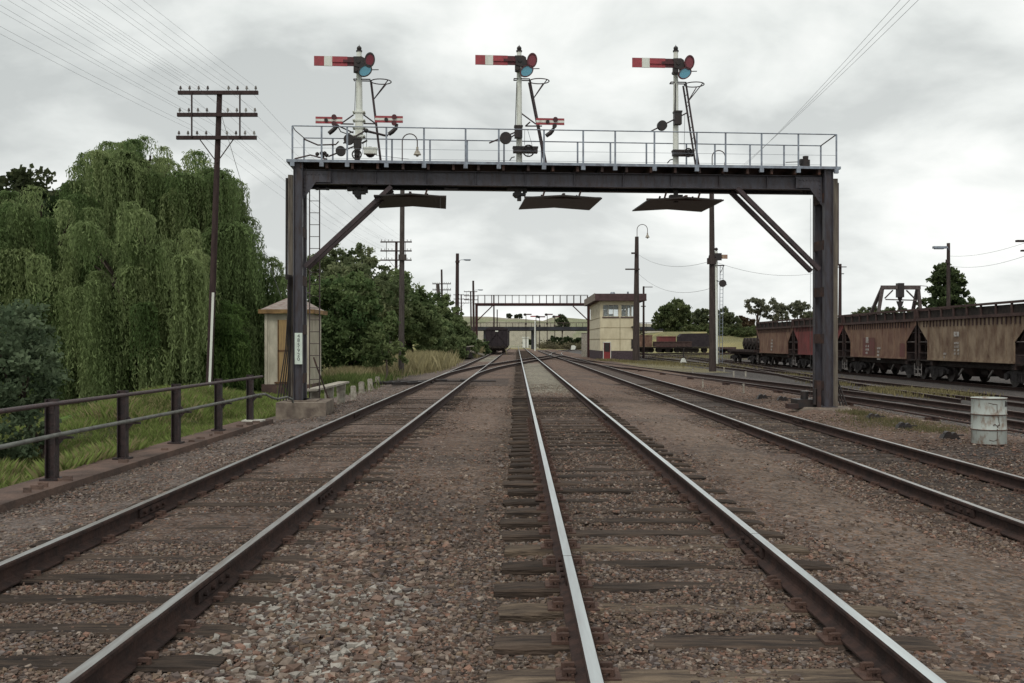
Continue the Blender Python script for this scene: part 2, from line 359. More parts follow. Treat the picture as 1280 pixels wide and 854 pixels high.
# ------------------------------------------------------------------ ballast stones
phi = (1+5**.5)/2
ico_v = np.array([(-1, phi, 0), (1, phi, 0), (-1, -phi, 0), (1, -phi, 0), (0, -1, phi), (0, 1, phi), (0, -1, -phi), (0, 1, -phi), (phi, 0, -1), (phi, 0, 1), (-phi, 0, -1), (-phi, 0, 1)])/1.9
ico_f = np.array([(0, 11, 5), (0, 5, 1), (0, 1, 7), (0, 7, 10), (0, 10, 11), (1, 5, 9), (5, 11, 4), (11, 10, 2), (10, 7, 6), (7, 1, 8), (3, 9, 4), (3, 4, 2), (3, 2, 6), (3, 6, 8), (3, 8, 9), (4, 9, 5), (2, 4, 11), (6, 2, 10), (8, 6, 7), (9, 8, 1)])
oct_v = np.array([(1, .1, 0), (-.9, .2, .1), (0, 1, -.1), (.1, -1, 0), (.1, 0, .8), (0, 0, -.8)], float)
oct_f = np.array([(0, 2, 4), (2, 1, 4), (1, 3, 4), (3, 0, 4), (2, 0, 5), (1, 2, 5), (3, 1, 5), (0, 3, 5)])
cub_v = np.array([(-1, -1, -1), (1, -1, -1), (1, 1, -1), (-1, 1, -1), (-.8, -.9, 1), (.9, -.7, .8), (.7, .9, 1), (-.9, .8, .9)])*.62
cub_f = np.array([(3, 2, 1), (3, 1, 0), (4, 5, 6), (4, 6, 7), (0, 1, 5), (0, 5, 4), (1, 2, 6), (1, 6, 5), (2, 3, 7), (2, 7, 6), (3, 0, 4), (3, 4, 7)])
def stones(name, x, y, size, cols, lift=.25, simple=False, z=None):
    n = len(x); bv, bf = (oct_v, oct_f) if simple else (cub_v, cub_f)
    sc = size[:, None]*np.stack([rng.uniform(.75, 1.35, n), rng.uniform(.7, 1.2, n), rng.uniform(.4, .8, n)], -1)
    v = (bv[None]*(1+rng.uniform(-.25, .25, (n, len(bv), 1)))+rng.uniform(-.16, .16, (n, len(bv), 3)))*sc[:, None, :]
    a = rng.uniform(0, 2*PI, n); ca, sa = np.cos(a)[:, None], np.sin(a)[:, None]
    tl = rng.uniform(-.45, .45, n); ct, st = np.cos(tl)[:, None], np.sin(tl)[:, None]
    X, Y, Z = v[..., 0], v[..., 1], v[..., 2]
    Y, Z = Y*ct-Z*st, Y*st+Z*ct; X, Y = X*ca-Y*sa, X*sa+Y*ca
    zb = gz(x, y)+.016*((x > .4) & (x < 1.8) & (vnoise(x, y, .55, 77) > .40))+.002*((x > -3.4) & (x < -2.1))
    co = np.stack([X+x[:, None], Y+y[:, None], Z+(zb+size*lift)[:, None]], -1).reshape(-1, 3)
    f = (bf[None]+(np.arange(n)*len(bv))[:, None, None]).reshape(-1, 3)
    return co, f, np.repeat(cols, len(bv), 0)
pal = np.array([(.155, .118, .096), (.195, .150, .118), (.20, .112, .080), (.095, .076, .064), (.27, .225, .185), (.062, .052, .050), (.17, .112, .086), (.165, .148, .14), (.11, .07, .052), (.15, .11, .075)])
def stone_cols(x, y, k=.6):
    c = pal[rng.integers(0, len(pal), len(x))]*rng.uniform(.5, 1.55, (len(x), 1)); zc = zone_col(x, y)*1.12
    return c*k+zc*(1-k)
def dens_fn(x, y):
    d = np.ones_like(x)
    d = np.where((x > 2.6) & (x < 3.75), .07, d)
    d = np.where((x > 2.25) & (x <= 2.6), .5, d)
    d = np.where((np.abs(x+.75) < .45) & (y > 8.0), .25, d)
    d = np.where((x > -3.4) & (x < -2.05), .9, d)
    d = np.where((x > 4.6) & (x < 6.0), .7, d)
    d = np.where((x < -5.5), 0, d)
    d = np.where((x > 8.9) & (y > 30), .4, d)
    ph = np.abs((y-3.1+.31) % .62-.31) < .115; d = np.where((x > -.12) & (x < 2.32) & ph, np.where(x < .3, .15, np.where(vnoise(x, y, .55, 77) > .40, 1.0, .35)), d)
    ph = np.abs((y-3.3+.31) % .62-.31) < .10; d = np.where((x > -3.9) & (x < -1.55) & ph, .22*d, d)
    for rx in (-3.5, -2.0, .35, 1.85, 4.55, 6.05): d = np.where(np.abs(x-rx) < .085, 0, d)
    return d
def scatter(n, y0, y1, smin, smax, simple, p=1.0, xlim=11.0):
    yy = y0+(y1-y0)*rng.random(n)**p; w = .56*yy+.3
    xx = rng.uniform(-1, 1, n)*w
    keep = (rng.random(n) < dens_fn(xx, yy)) & (np.abs(xx) < xlim); xx, yy = xx[keep], yy[keep]
    s = rng.uniform(smin, smax, len(xx))*rng.uniform(.6, 1.2, len(xx))
    mid = (xx > -1.7) & (xx < -.5) & (yy < 9)
    s = np.where(mid & (rng.random(len(s)) < .4), s*1.6, s)
    s = np.where((xx > -3.4) & (xx < -2.05) | (xx > .4) & (xx < 1.8), s*.85, s)
    c = stone_cols(xx, yy)
    pale = (rng.random(len(xx)) < .22) & (xx > -1.7) & (xx < -.6) & (yy < 6.8)
    c[pale] = np.array([.27, .25, .22])*rng.uniform(.7, 1.2, (pale.sum(), 1))
    return stones('', xx, yy, s, c, .2, simple)
parts = [scatter(52000, 4.2, 8.5, .010, .027, False), scatter(60000, 4.2, 9, .005, .012, True), scatter(70000, 7.5, 15, .010, .027, False), scatter(100000, 13, 40, .014, .032, True, .9)]
cos, fcs, cls = [], [], []; base = 0
for co, f, c in parts: cos.append(co); fcs.append(f+base); cls.append(c); base += len(co)
st_mat = attr_mat('ballast_stone', .9, 0, 40, .22)
tag(fast_mesh('ballast_stones', np.concatenate(cos), np.concatenate(fcs), st_mat, np.concatenate(cls)), 'loose brown and grey crushed stone ballast around the tracks', 'ballast', kind='stuff')

# ------------------------------------------------------------------ rails and sleepers
rail_top = mat('polished_rail_head', (0.62, 0.66, 0.66), 0.30, 0.9, (0.5, 0.52, 0.52), 3, stretch=(6, .4, 6))
rail_topdull = mat('dull_rail_head', (0.44, 0.44, 0.43), 0.38, 0.8, (0.26, 0.23, 0.21), 3, stretch=(6, .5, 6))
rail_toprust = mat('rusty_rail_head', (0.24, 0.21, 0.19), 0.5, 0.5, (0.11, 0.08, 0.07), 2, stretch=(3, .3, 3))
rail_side = mat('rusty_rail_side', (0.062, 0.038, 0.032), 0.9, 0, (0.036, 0.026, 0.024), 9, bump=.4)
sleeper_m = mat('weathered_sleeper_timber', (0.082, 0.060, 0.046), 0.9, 0, (0.030, 0.024, 0.021), 5, stretch=(.6, 7, 7), bump=.9, bscale=12, rand=.25)
sleeper_pale = mat('split_pale_sleeper_timber', (0.185, 0.140, 0.100), 0.9, 0, (0.06, 0.046, 0.038), 2.5, stretch=(1.2, 9, 9), bump=.9, bscale=12, rand=.15)
plate_m = mat('rusty_tie_plate', (0.105, 0.064, 0.050), 0.8, 0, (0.07, 0.045, 0.038), 14, bump=.4)
PROF = [(-.068, 0), (.068, 0), (.068, .011), (.014, .030), (.0085, .045), (.0085, .112), (.034, .124), (.0355, .146), (.029, .157), (-.029, .157), (-.0355, .146), (-.034, .124), (-.0085, .112), (-.0085, .045), (-.014, .030), (-.068, .011)]
def rail_mesh(name, path, off, ztop, mats, parent):
    "path: (x, y) centreline points; off: lateral offset of this rail"
    P = [Vector((p[0], p[1], 0)) for p in path]; vs = []; fs = []; mi = []; n = len(PROF)
    for i, p in enumerate(P):
        d = (P[min(i+1, len(P)-1)]-P[max(i-1, 0)]).normalized(); s = Vector((d.y, -d.x, 0))
        for a, b_ in PROF: vs.append(p+s*(off+a)+Vector((0, 0, ztop-.157+b_)))
    for i in range(len(P)-1):
        for k in range(n):
            fs.append((i*n+k, i*n+(k+1) % n, (i+1)*n+(k+1) % n, (i+1)*n+k)); mi.append(1 if k in (8,) else 0)
    m = MB(); m.add(vs, fs)
    m.m = mi; m.add(vs[:n], [tuple(range(n))[::-1]])
    return m.build(name, mats, parent)
def curve(pts, n=6):
    "Catmull-Rom"
    P = [Vector((*p, 0)) for p in pts]; P = [P[0]*2-P[1]]+P+[P[-1]*2-P[-2]]; o = []
    for i in range(1, len(P)-2):
        for k in range(n):
            t_ = k/n; a, b_, c, d = P[i-1], P[i], P[i+1], P[i+2]
            q = .5*((2*b_)+(c-a)*t_+(2*a-5*b_+4*c-d)*t_*t_+(3*b_-a-3*c+d)*t_**3); o.append((q.x, q.y))
    o.append((P[-2].x, P[-2].y)); return o
def sleeper_mesh(seed, ln=2.44, w=.23, h=.12, nseg=14):
    r = random.Random(seed); vs = []; fs = []
    for i in range(nseg+1):
        x = -ln/2+ln*i/nseg+r.uniform(-.02, .02)*(0 < i < nseg)
        e_ = .012 if i in (0, nseg) else 0
        for a, b_ in ((-.5, 0), (.5, 0), (.5, .85), (.42, 1), (.14, 1), (-.12, 1), (-.42, 1), (-.5, .85)):
            vs.append((x+r.uniform(-.01, .01)*(i in (0, nseg)), a*w+r.uniform(-.008, .008), -h+b_*h-(e_ if b_ == 1 else 0)+r.uniform(-.006, .004)*(b_ == 1)))
    n = 8
    for i in range(nseg):
        for k in range(n): fs.append((i*n+k, (i+1)*n+k, (i+1)*n+(k+1) % n, i*n+(k+1) % n))
    fs.append(tuple(range(n))); fs.append(tuple(nseg*n+k for k in range(n))[::-1])
    me = bpy.data.meshes.new('sleeper'); me.from_pydata(vs, [], fs); me.update(); return me
sl_meshes = [sleeper_mesh(i) for i in range(6)]
for i, me in enumerate(sl_meshes): me.materials.append(sleeper_pale if i == 5 else sleeper_m)
def plate_mesh():
    m = MB(); m.bb(-.16, .16, -.09, .09, 0, .016)
    m.bb(-.085, -.070, -.08, .08, .016, .034); m.bb(.070, .085, -.08, .08, .016, .034)
    for sx in (-1, 1):
        for sy in (-1, 1):
            m.cyl((sx*.115, sy*.05, .014), (sx*.115, sy*.05, .052), .017, .015, 6); m.box((sx*.088, sy*.05, .045), (.05, .03, .018))
    me = bpy.data.meshes.new('tie_plate'); me.from_pydata(m.v, [], m.f); me.materials.append(plate_m); me.update(); return me
pl_me = plate_mesh()
def track(label, cx, y0, y1, ztop, topm, sy0, nsl, zs, group='yard and running tracks', path=None, spc=.62, plates=30, rest_to=0, jit=.012, split=None):
    path = path or [(cx, y0)]+[(cx, y) for y in np.geomspace(max(y0, 4), y1, 14)[1:]]
    r = root('railway_track', (path[0][0], path[0][1], gz1(path[0][0], path[0][1])), label, 'railway track', group)
    for s in (-1, 1): rail_mesh('rail', path, s*.75, ztop, [rail_side, topm], r)
    k = 0; o0 = ORG[r.name]
    pp = [Vector((*p, 0)) for p in path]
    def at_y(y):
        for i in range(len(pp)-1):
            if pp[i].y <= y <= pp[i+1].y:
                t_ = (y-pp[i].y)/(pp[i+1].y-pp[i].y); d = (pp[i+1]-pp[i]); return pp[i].x+(pp[i+1].x-pp[i].x)*t_, math.atan2(-d.x, d.y)
        return pp[-1].x, 0
    for i in range(nsl):
        y = sy0+i*spc+rnd.uniform(-.03, .03); x, a = at_y(y)
        pale_pick = (rnd.random() < .03 and i > 9) or (split and i in split)
        me = sl_meshes[5] if pale_pick else sl_meshes[rnd.randrange(5)]
        o = bpy.data.objects.new('sleeper', me); COL.objects.link(o); o.parent = r
        o.location = (x+rnd.uniform(-.05, .05)-o0.x, y-o0.y, zs-(.036 if (30 < y < 100 and cx == 1.10) else 0)+rnd.uniform(-jit, jit*.5)-o0.z); o.rotation_euler = (rnd.uniform(-.015, .015), rnd.uniform(-.004, .004), a+rnd.uniform(-.012, .012)+(PI if rnd.random() < .5 else 0))
        if i < plates:
            for s in (-1, 1):
                q = bpy.data.objects.new('tie_plate', pl_me); COL.objects.link(q); q.parent = o
                fl = -1 if abs(o.rotation_euler.z) > 2 else 1
                q.location = (fl*(x+s*.75-(o.location.x+o0.x)), 0, .0)
                q.location.z = ztop-.157-(o.location.z+o0.z)-.014
    if rest_to:
        m = MB(); y = sy0+nsl*spc
        while y < rest_to:
            x, a = at_y(y); m.box((x, y, zs-.03-(.036 if y < 100 else 0)), (2.44, .23, .06)); y += spc
        tag(m.build('sleepers', sleeper_m, r), kind='stuff')
    return r
T2 = track('shiny main track in the middle with exposed timber sleepers', 1.10, 2.5, 420, .170, rail_top, 3.1, 100, .005, rest_to=200, split=(3, 5, 8))
T1 = track('left track with partly buried sleepers beside the fence', -2.75, 2.5, 300, .160, rail_topdull, 3.3, 60, .009, plates=24, jit=.012)
p3 = [(5.30, 3), (5.3, 12), (5.3, 25), (5.3, 45), (5.3, 70), (5.25, 95), (5.0, 125), (4.9, 200)]
T3 = track('track right of the main line with oil-dark bed', 5.3, 3, 200, .040, rail_topdull, 6.2, 60, -.122, path=p3, plates=20)
T4 = track('rusty siding passing between drum and right gantry post', 0, 3, 100, .01, rail_toprust, 12, 40, -.17, path=curve([(11.4, 3), (11.3, 18), (11.0, 28), (10.3, 37), (8.9, 52), (7.3, 70), (6.2, 86), (5.4, 104)]), plates=0)
T5 = track('siding in front of the hopper wagons', 15.05, 5, 230, -.06, rail_toprust, 20, 0, -.2, plates=0)
T6 = track('track carrying the row of hopper wagons', 20.15, 5, 230, -.09, rail_toprust, 25, 0, -.25, plates=0)
T7 = track('curving turnout lead crossing the grey yard', 0, 5, 100, -.05, rail_toprust, 20, 0, -.2, path=curve([(12.6, 30), (13.2, 38), (14.3, 48), (15.8, 62), (17.2, 76), (18.6, 92), (20.0, 115), (21.0, 150)]), plates=0)
TX = track('crossover linking left track, main track and right track', 0, 5, 100, .163, rail_topdull, 46, 0, 0, path=curve([(-2.75, 42), (-2.62, 50), (-2.0, 60), (-.9, 71), (.45, 83), (2.0, 95), (3.5, 107), (4.6, 118), (5.0, 130)]), plates=0)
T8 = track('far yard track behind the signal box', 0, 5, 100, -.06, rail_toprust, 46, 0, 0, path=curve([(13.5, 110), (18, 126), (26, 144), (36, 158), (50, 170), (80, 182)]), plates=0)
T9 = track('second far yard track running to the dark wagons', 0, 5, 100, -.06, rail_toprust, 46, 0, 0, path=curve([(8.6, 108), (14, 136), (22, 155), (32, 166), (60, 174)]), plates=0)
T10 = track('track branching right under the road bridge', 0, 5, 100, .02, rail_topdull, 46, 0, 0, path=curve([(5.1, 128), (6.4, 160), (9.5, 200), (15, 250), (24, 310)]), plates=0)
# bolted rail joints
for tr, cx, ys_j, zt_j in ((T2, 1.10, (7.35, 20.4), .170), (T1, -2.75, (6.1, 9.9, 22.0), .160), (T3, 5.3, (10.6, 21.0), .040)):
    rails = [c for c in tr.children if c.name.startswith('rail')]
    for s, rl in zip((-1, 1), rails):
        for yj in ys_j:
            yj += .4*s; x = cx+s*.75; m = MB()
            for q in (-1, 1):
                m.bb(x+q*.011, x+q*.030, yj-.34, yj+.34, zt_j-.118, zt_j-.045)
                for k in range(4): m.cyl((x+q*.028, yj-.24+.16*k, zt_j-.08), (x+q*.055, yj-.24+.16*k, zt_j-.08), .017, n=6)
            m.bb(x-.036, x+.036, yj-.004, yj+.004, zt_j-.035, zt_j+.0006)
            m.build('fishplate', rail_side, rl)
# point rodding beside the siding
m = MB()
pr = curve([(10.0, 8), (9.7, 18), (9.3, 28), (8.4, 40), (7.6, 52), (7.0, 66)])
m.tube([(x, y, gz1(x, y)+.09) for x, y in pr], .025, 5)
for x, y in pr[::3]: m.box((x, y, gz1(x, y)+.03), (.3, .12, .1))
tag(m.build('point_rodding', steel_rust, loc=(10.0, 8, gz1(10, 8))), 'low rusty point rod run between right gantry post and siding', 'point rod')
m = MB(); m.bb(-5.4, -.9, 42.0, 42.12, .0, .05); m.bb(-5.2, -3.8, 40.9, 41.5, -.06, .05); m.box((-3.2, 42, .05), (.5, .3, .1)); m.box((-2.2, 42, .05), (.4, .3, .1))
tag(m.build('switch_rod', black, loc=(-3.2, 42, 0)), 'black point rod lying across the left track', 'point rod')
# ------------------------------------------------------------------ near signal gantry
GT = 0.0752; GA = math.atan(GT); GC, GS = math.cos(GA), math.sin(GA)
GO = Vector((-5.4, 24.0, 0.0))
def g2w(u, v, z): return Vector((GO.x+u*GC-v*GS, GO.y+u*GS+v*GC, z))
def Gp(px, py, v=0.0):
    "gantry coordinates (u along the beam, v back from its front face, z) of a photograph pixel on the plane v"
    k = (px-VX)/F
    u = (k*(GO.y+v*GC)+v*GS-GO.x)/(GC-k*GS); Y = GO.y+u*GS+v*GC
    return Vector((u, v, EYE-(py-VY)/F*Y))
gan = root('signal_gantry', (GO.x, GO.y, 0), 'large dark steel signal gantry with railed walkway spanning the near tracks', 'signal gantry', rz=GA)
uL, uR = Gp(361, 204).x, Gp(1047, 210).x
zd = 6.04                                    # deck level
# girders
def gird(v, name='girder'):
    m = MB(); u0, u1 = uL+.25, uR-.2; z0, z1 = zd-.52, zd-.20
    m.bb(u0, u1, v-.006, v+.006, z0, z1); m.bb(u0, u1, v-.09, v+.09, z0-.014, z0); m.bb(u0, u1, v-.09, v+.09, z1, z1+.014)
    u = u0+.6
    while u < u1-.4: m.bb(u-.006, u+.006, v-.07, v+.07, z0, z1); u += 1.22
    m.bb(u0, u1, v-.012, v+.012, z0, z0+.10)
    return m.build(name, steel, gan)
gird(.18); gird(.92)
m = MB()
u = uL+.5
while u < uR-.3: m.bb(u-.04, u+.04, .2, .9, zd-.46, zd-.40); u += 1.5
m.build('cross_bracing', steel_rust, gan)
m = MB(); m.bb(uL, uR, -.08, 1.22, zd-.022, zd+.012)
m.bb(uL-.02, uR+.02, -.105, -.083, zd-.045, zd+.02, 1); m.bb(uL-.02, uR+.02, 1.223, 1.245, zd-.045, zd+.02, 1); m.bb(uL-.045, uL-.022, -.105, 1.245, zd-.045, zd+.02, 1); m.bb(uR+.022, uR+.045, -.105, 1.245, zd-.045, zd+.02, 1)
u = uL+.3
while u < uR: m.bb(u-.03, u+.03, -.05, 1.2, zd-.18, zd-.024); u += .61
m.build('walkway', [steel_rust, galv], gan)
# posts
def post(u, zb, side, label=None):
    m = MB(); w = .105
    for v in (.0, .66):
        m.bb(u-w, u+w, v-.008, v+.008, zb, zd-.05); m.bb(u-w-.004, u-w+.010, v-.06, v+.10, zb, zd-.05); m.bb(u+w-.010, u+w+.004, v-.06, v+.10, zb, zd-.05)
    m.bb(u-.2, u+.2, -.12, .85, zb, zb+.03)
    p = m.build('post', steel, gan)
    b_ = MB(); z = zb+.55
    while z < zd-.5:
        b_.bb(u-w-.012, u-w-.005, .0, .68, z-.12, z+.12); b_.bb(u+w+.005, u+w+.012, .0, .68, z-.12, z+.12); z += 1.18
    b_.build('batten', steel_rust, p)
    return p
upL = Gp(372.7, 400).x; upR = Gp(1035.2, 400).x
post(upL, .24, -1); post(upR, .02, 1)
# braces
for v in (.06, .62):
    p0, p1 = Gp(381, 333), Gp(489, 233); p0.y = p1.y = v
    m = MB(); m.beam(p0, p1, .10, .15, up=(0, 1, 0)); m.build('brace', purple_rust, gan)
    p0, p1 = Gp(1025, 337), Gp(922, 235); p0.y = p1.y = v
    m = MB(); m.beam(p0, p1, .10, .13, up=(0, 1, 0)); m.build('brace', purple_rust, gan)
for px, s in ((384, 1), (1023, -1)):     # riveted gusset plates where girder and posts meet
    a = Gp(px, 225); m = MB(); m.prism([(a.x-s*.12, zd-.22), (a.x+s*.55, zd-.22), (a.x+s*.55, zd-.5), (a.x+s*.2, zd-.5), (a.x-s*.12, zd-.95)], .07, .08)
    for k in range(6): m.cyl((a.x+s*(.0+.09*k), .05, zd-.30), (a.x+s*(.0+.09*k), .071, zd-.30), .018, n=6)
    for k in range(6): m.cyl((a.x-s*.06, .05, zd-.32-.1*k), (a.x-s*.06, .071, zd-.32-.1*k), .018, n=6)
    m.build('gusset_plate', steel, gan)
m = MB(); u = uL+.4
while u < uR-.3:
    for zz_ in (zd-.225, zd-.495): m.cyl((u, .155, zz_), (u, .170, zz_), .014, n=6, caps=True)
    u += .16
tag(m.build('rivets', steel, gan), kind='stuff')
# railings
def railing(v, pxs, ytop, name='handrail'):
    m = MB(); us = [Gp(p, 180, v).x for p in pxs]; zt = ytop
    for u in us:
        m.bb(u-.022, u+.022, v-.004, v+.004, zd-.12, zt); m.bb(u-.004, u+.004, v, v+.04, zd-.12, zt)
    m.tube([(us[0], v, zt), (us[-1], v, zt)], .015, 6)
    m.tube([(us[0], v+.02, zd+.30), (us[-1], v+.02, zd+.30)], .004, 4)
    return m, us
zt = 6.86
m, uf = railing(-.10, [365.5, 402, 434, 483, 530, 582, 623.5, 680, 729, 769, 818, 871, 907, 952, 998, 1045.5], zt)
fr = m
for u in uf: fr.bb(u-.05, u+.05, -.13, -.05, zd-.15, zd-.05)
fr.build('railing', galv, gan)
m, ub = railing(1.22, [380, 416, 449, 490, 537.5, 584, 630, 677, 722, 763, 808, 858, 893.6, 937.5, 980, 1026], zt-.02)
m.build('railing', galv, gan)
m = MB(); m.tube([(uf[0], -.10, zt), (uf[0]+.02, .25, zt-.04), (ub[0], 1.22, zt-.02)], .012, 5); m.tube([(uf[-1], -.1, zt), (ub[-1], 1.22, zt-.02)], .016, 5)
m.tube([(ub[0], 1.22, zt-.05), (ub[0]+.35, 1.2, zt-.2), (ub[0]+.8, 1.2, zt-.18), (ub[1]+.15, 1.2, zt-.1)], .02, 5)
m.tube([(uf[0]+.05, -.08, zd+.03), (uf[0]+.4, .1, zd+.16), (uf[0]+.8, .1, zd+.06), (uf[1], 0, zd+.02)], .02, 5)
m.build('end_chain', pipe_b, gan)
# access ladder on the far side of the left post
lu = Gp(387, 300, 1.5).x; lu2 = Gp(399.5, 300, 1.5).x
m = MB(); m.bb(lu-.012, lu+.012, 1.47, 1.53, -.1, zd-.1); m.bb(lu2-.012, lu2+.012, 1.47, 1.53, -.1, zd-.1)
z = .1
while z < zd-.2: m.cyl((lu, 1.5, z), (lu2, 1.5, z), .009, n=5, caps=False); z += .305
m.bb(lu-.01, lu2+.01, 1.2, 1.5, zd-.35, zd-.32); m.bb(lu-.01, lu+.01, .6, 1.5, 2.9, 2.93)
m.build('ladder', pipe_b, gan)
# footings
m = MB(); p0 = Gp(345.5, 506, -.55); p1 = Gp(394.5, 506, -.55)
m.bb(p0.x, p1.x+.25, -.65, 1.1, -.45, .24); m.box(((p0.x+p1.x)/2+.1, .2, .255), (.7, 1.0, .03))
m.build('footing', conc, gan)
m = MB()
for k in range(3): m.cyl((upR, .3, -.2), (upR, .3, .03-.0*k), .95, .62, 14); break
m.build('footing', conc, gan)
# under-deck bell cranks
def hang(px, py, w=.14):
    p = Gp(px, py, .5); m = MB(); m.bb(p.x-.05, p.x+.05, .4, .6, p.z-.06, zd-.55); m.bb(p.x-w*1.7, p.x+w*1.7, .38, .62, p.z+.03, p.z+.09); m.cyl((p.x, .36, p.z-.06), (p.x, .66, p.z-.06), w*.6, n=10)
    m.bb(p.x-w*1.8, p.x-w*1.2, .42, .58, p.z+.02, p.z+.20); m.bb(p.x+w*1.1, p.x+w*1.8, .42, .58, p.z-.02, p.z+.18)
    m.build('crank_bracket', black, gan)
hang(447, 240); hang(646, 240)
def stirrup(px):
    p = Gp(px, 236, .3); m = MB()
    for s in (-1, 1): m.beam((p.x+s*.09, .3, zd-.6), (p.x+s*.12, .3, p.z), .03, .05); m.box((p.x+s*.13, .3, p.z-.01), (.07, .07, .05))
    m.bb(p.x-.12, p.x+.12, .28, .32, p.z-.03, p.z); m.build('crank_bracket', black, gan)
stirrup(564); stirrup(403)
m = MB(); 
for k in range(5):
    a = Gp(400+k*1.5, 193+rnd.uniform(-4, 4), .2); m.sphere((a.x+rnd.uniform(-.1, .1), .15, zd+.1+rnd.uniform(-.04, .12)), .055, 6)
m.build('wheel_cluster', black, gan)

# loose items of the gantry
def on_g(name, pos, label, cat, group=None):
    w = g2w(*pos); return root(name, w, label, cat, group, rz=GA), pos
class GB(MB):
    "mesh builder in gantry coordinates, stored relative to a thing standing on the gantry"
    def done(s, name, mats, parent, o):
        s.v = [(p[0]-o[0], p[1]-o[1], p[2]-o[2]) for p in s.v]; return s.build(name, mats, parent)
# conduits and cables at the posts
r, o = on_g('cable_bundle', (Gp(356, 505, .3).x, .3, 0), 'black cables running down beside the left gantry post', 'cable bundle')
for k in range(6):
    u1 = Gp(361+.8*k, 290, .2).x; u0 = Gp(348+3.2*k, 503, .2).x
    m = GB(); m.tube([(u1, .1+.06*k, 3.3), (u1-.01, .12+.05*k, 2.4), ((u0*.25+u1*.75), .1+.06*k, 1.5), (u0*.75+u1*.25, .1+.05*k, .7), (u0, .05+.05*k, .24)], .016, 5); m.done('cable', black, r, o)
m = GB(); m.tube([(Gp(358.5, 220, .5).x, .5, 5.7), (Gp(358.2, 300, .5).x, .5, 3.2)], .03, 6); m.done('cable', black, r, o)
r, o = on_g('conduit_casing', (Gp(364, 505, .35).x, .35, .24), 'pale wooden cable casing strapped beside left gantry post', 'cable casing', 'cable casings on gantry posts')
m = GB(); a = Gp(363.2, 300, .35).x
m.bb(a-.055, a+.055, .3, .4, .24, 5.75); m.bb(a-.08, a+.03, .28, .42, 2.95, 3.05); m.done('casing', mat('weathered_timber_casing', (.19, .165, .135), .85, 0, (.10, .085, .075), 5, stretch=(4, 4, .4)), r, o)
r, o = on_g('conduit_casing', (Gp(1043, 505, .35).x, .35, .05), 'pale wooden cable casing strapped beside right gantry post', 'cable casing', 'cable casings on gantry posts')
m = GB(); a = Gp(1043.5, 300, .2).x
m.bb(a-.06, a+.06, .15, .26, .03, 5.8); m.done('casing', mat('pale_timber_casing', (.20, .175, .14), .85, 0, (.12, .10, .085), 5, stretch=(4, 4, .4)), r, o)
m = GB(); m.tube([(a+.09, .2, 5.7), (a+.09, .2, 3.6)], .018, 5); m.done('conduit', pipe_b, r, o)
m = MB(); w0 = g2w(upR, 0, .0)
for k in range(5): m.tube([g2w(upR+.16+.02*k, .3, 1.1), g2w(upR+.2+.05*k, .3, .6), g2w(upR+.26+.08*k, .25, .05)], .02, 5)
tag(m.build('cable_bundle', black, loc=(w0.x+.3, w0.y, 0)), 'short black cables spreading at the foot of the right gantry post', 'cable bundle')
r, o = on_g('point_crank', (upR-.45, .3, .0), 'black point crank box at the foot of the right gantry post', 'crank box')
m = GB(); m.bb(upR-.75, upR-.25, .1, .6, .0, .22); m.cyl((upR-.5, .3, .2), (upR-.5, .3, .42), .1, n=10); m.cyl((upR-.35, .0, .1), (upR-.35, .0, .5), .05, n=8); m.done('housing', black, r, o)
m = GB(); m.bb(upR-1.05, upR-.8, -.1, .15, .0, .12); m.done('roller', steel_rust, r, o); m = GB(); m.bb(upR-.3, upR-.2, -.05, .0, .0, .7); m.done('lever', steel_rust, r, o)
# number plate
r, o = on_g('number_plate', (upL, -.02, 1.9), 'white vertical plate reading 485.920 on the left gantry post', 'sign')
a = Gp(368.8, 416.3, -.02); b_ = Gp(378.3, 455.3, -.02)
m = GB(); m.bb(a.x, b_.x, -.078, -.066, b_.z, a.z); m.done('plate', mat('enamel_white', (.62, .70, .62), .4, 0, (.5, .56, .5), 3), r, o)
ink = mat('black_lettering', (.03, .03, .035), .6)
for ch, py in (('4', 420.2), ('8', 425.6), ('5', 431.3), ('·', 434.6), ('9', 438.4), ('2', 443.8), ('0', 449.2)):
    cu = bpy.data.curves.new('digit', 'FONT'); cu.body = ch; cu.size = .125; cu.align_x = 'CENTER'; cu.align_y = 'CENTER'; cu.extrude = .001
    to = bpy.data.objects.new('digit', cu); me_ = bpy.data.meshes.new_from_object(to); bpy.data.objects.remove(to); me_.materials.clear(); me_.materials.append(ink); t_ = bpy.data.objects.new('digit', me_); COL.objects.link(t_); t_.parent = r
    g = Gp(373.2, py, -.08); t_.location = (g.x-o[0], -.081-o[1], g.z-o[2]); t_.rotation_euler = (R(90), 0, 0)
# loudspeaker-like motor at the right end
r, o = on_g('signal_motor', (Gp(1007, 207, .3).x, .3, zd+.01), 'black signal relay box at the right end of the gantry walkway', 'relay box')
m = GB(); a = Gp(1006, 200, .3); m.cyl((a.x, .3, zd+.01), (a.x, .3, zd+.24), .13, .13, 12); m.cyl((a.x+.02, .3, zd+.24), (a.x+.02, .3, zd+.34), .07, .075, 10); m.box((a.x-.09, .3, zd+.2), (.1, .16, .12)); m.done('housing', black, r, o)
m = GB(); m.tube([(a.x-.1, .3, zd+.2), (a.x-.5, .3, zd+.18)], .01, 4); m.done('wire', pipe_b, r, o)
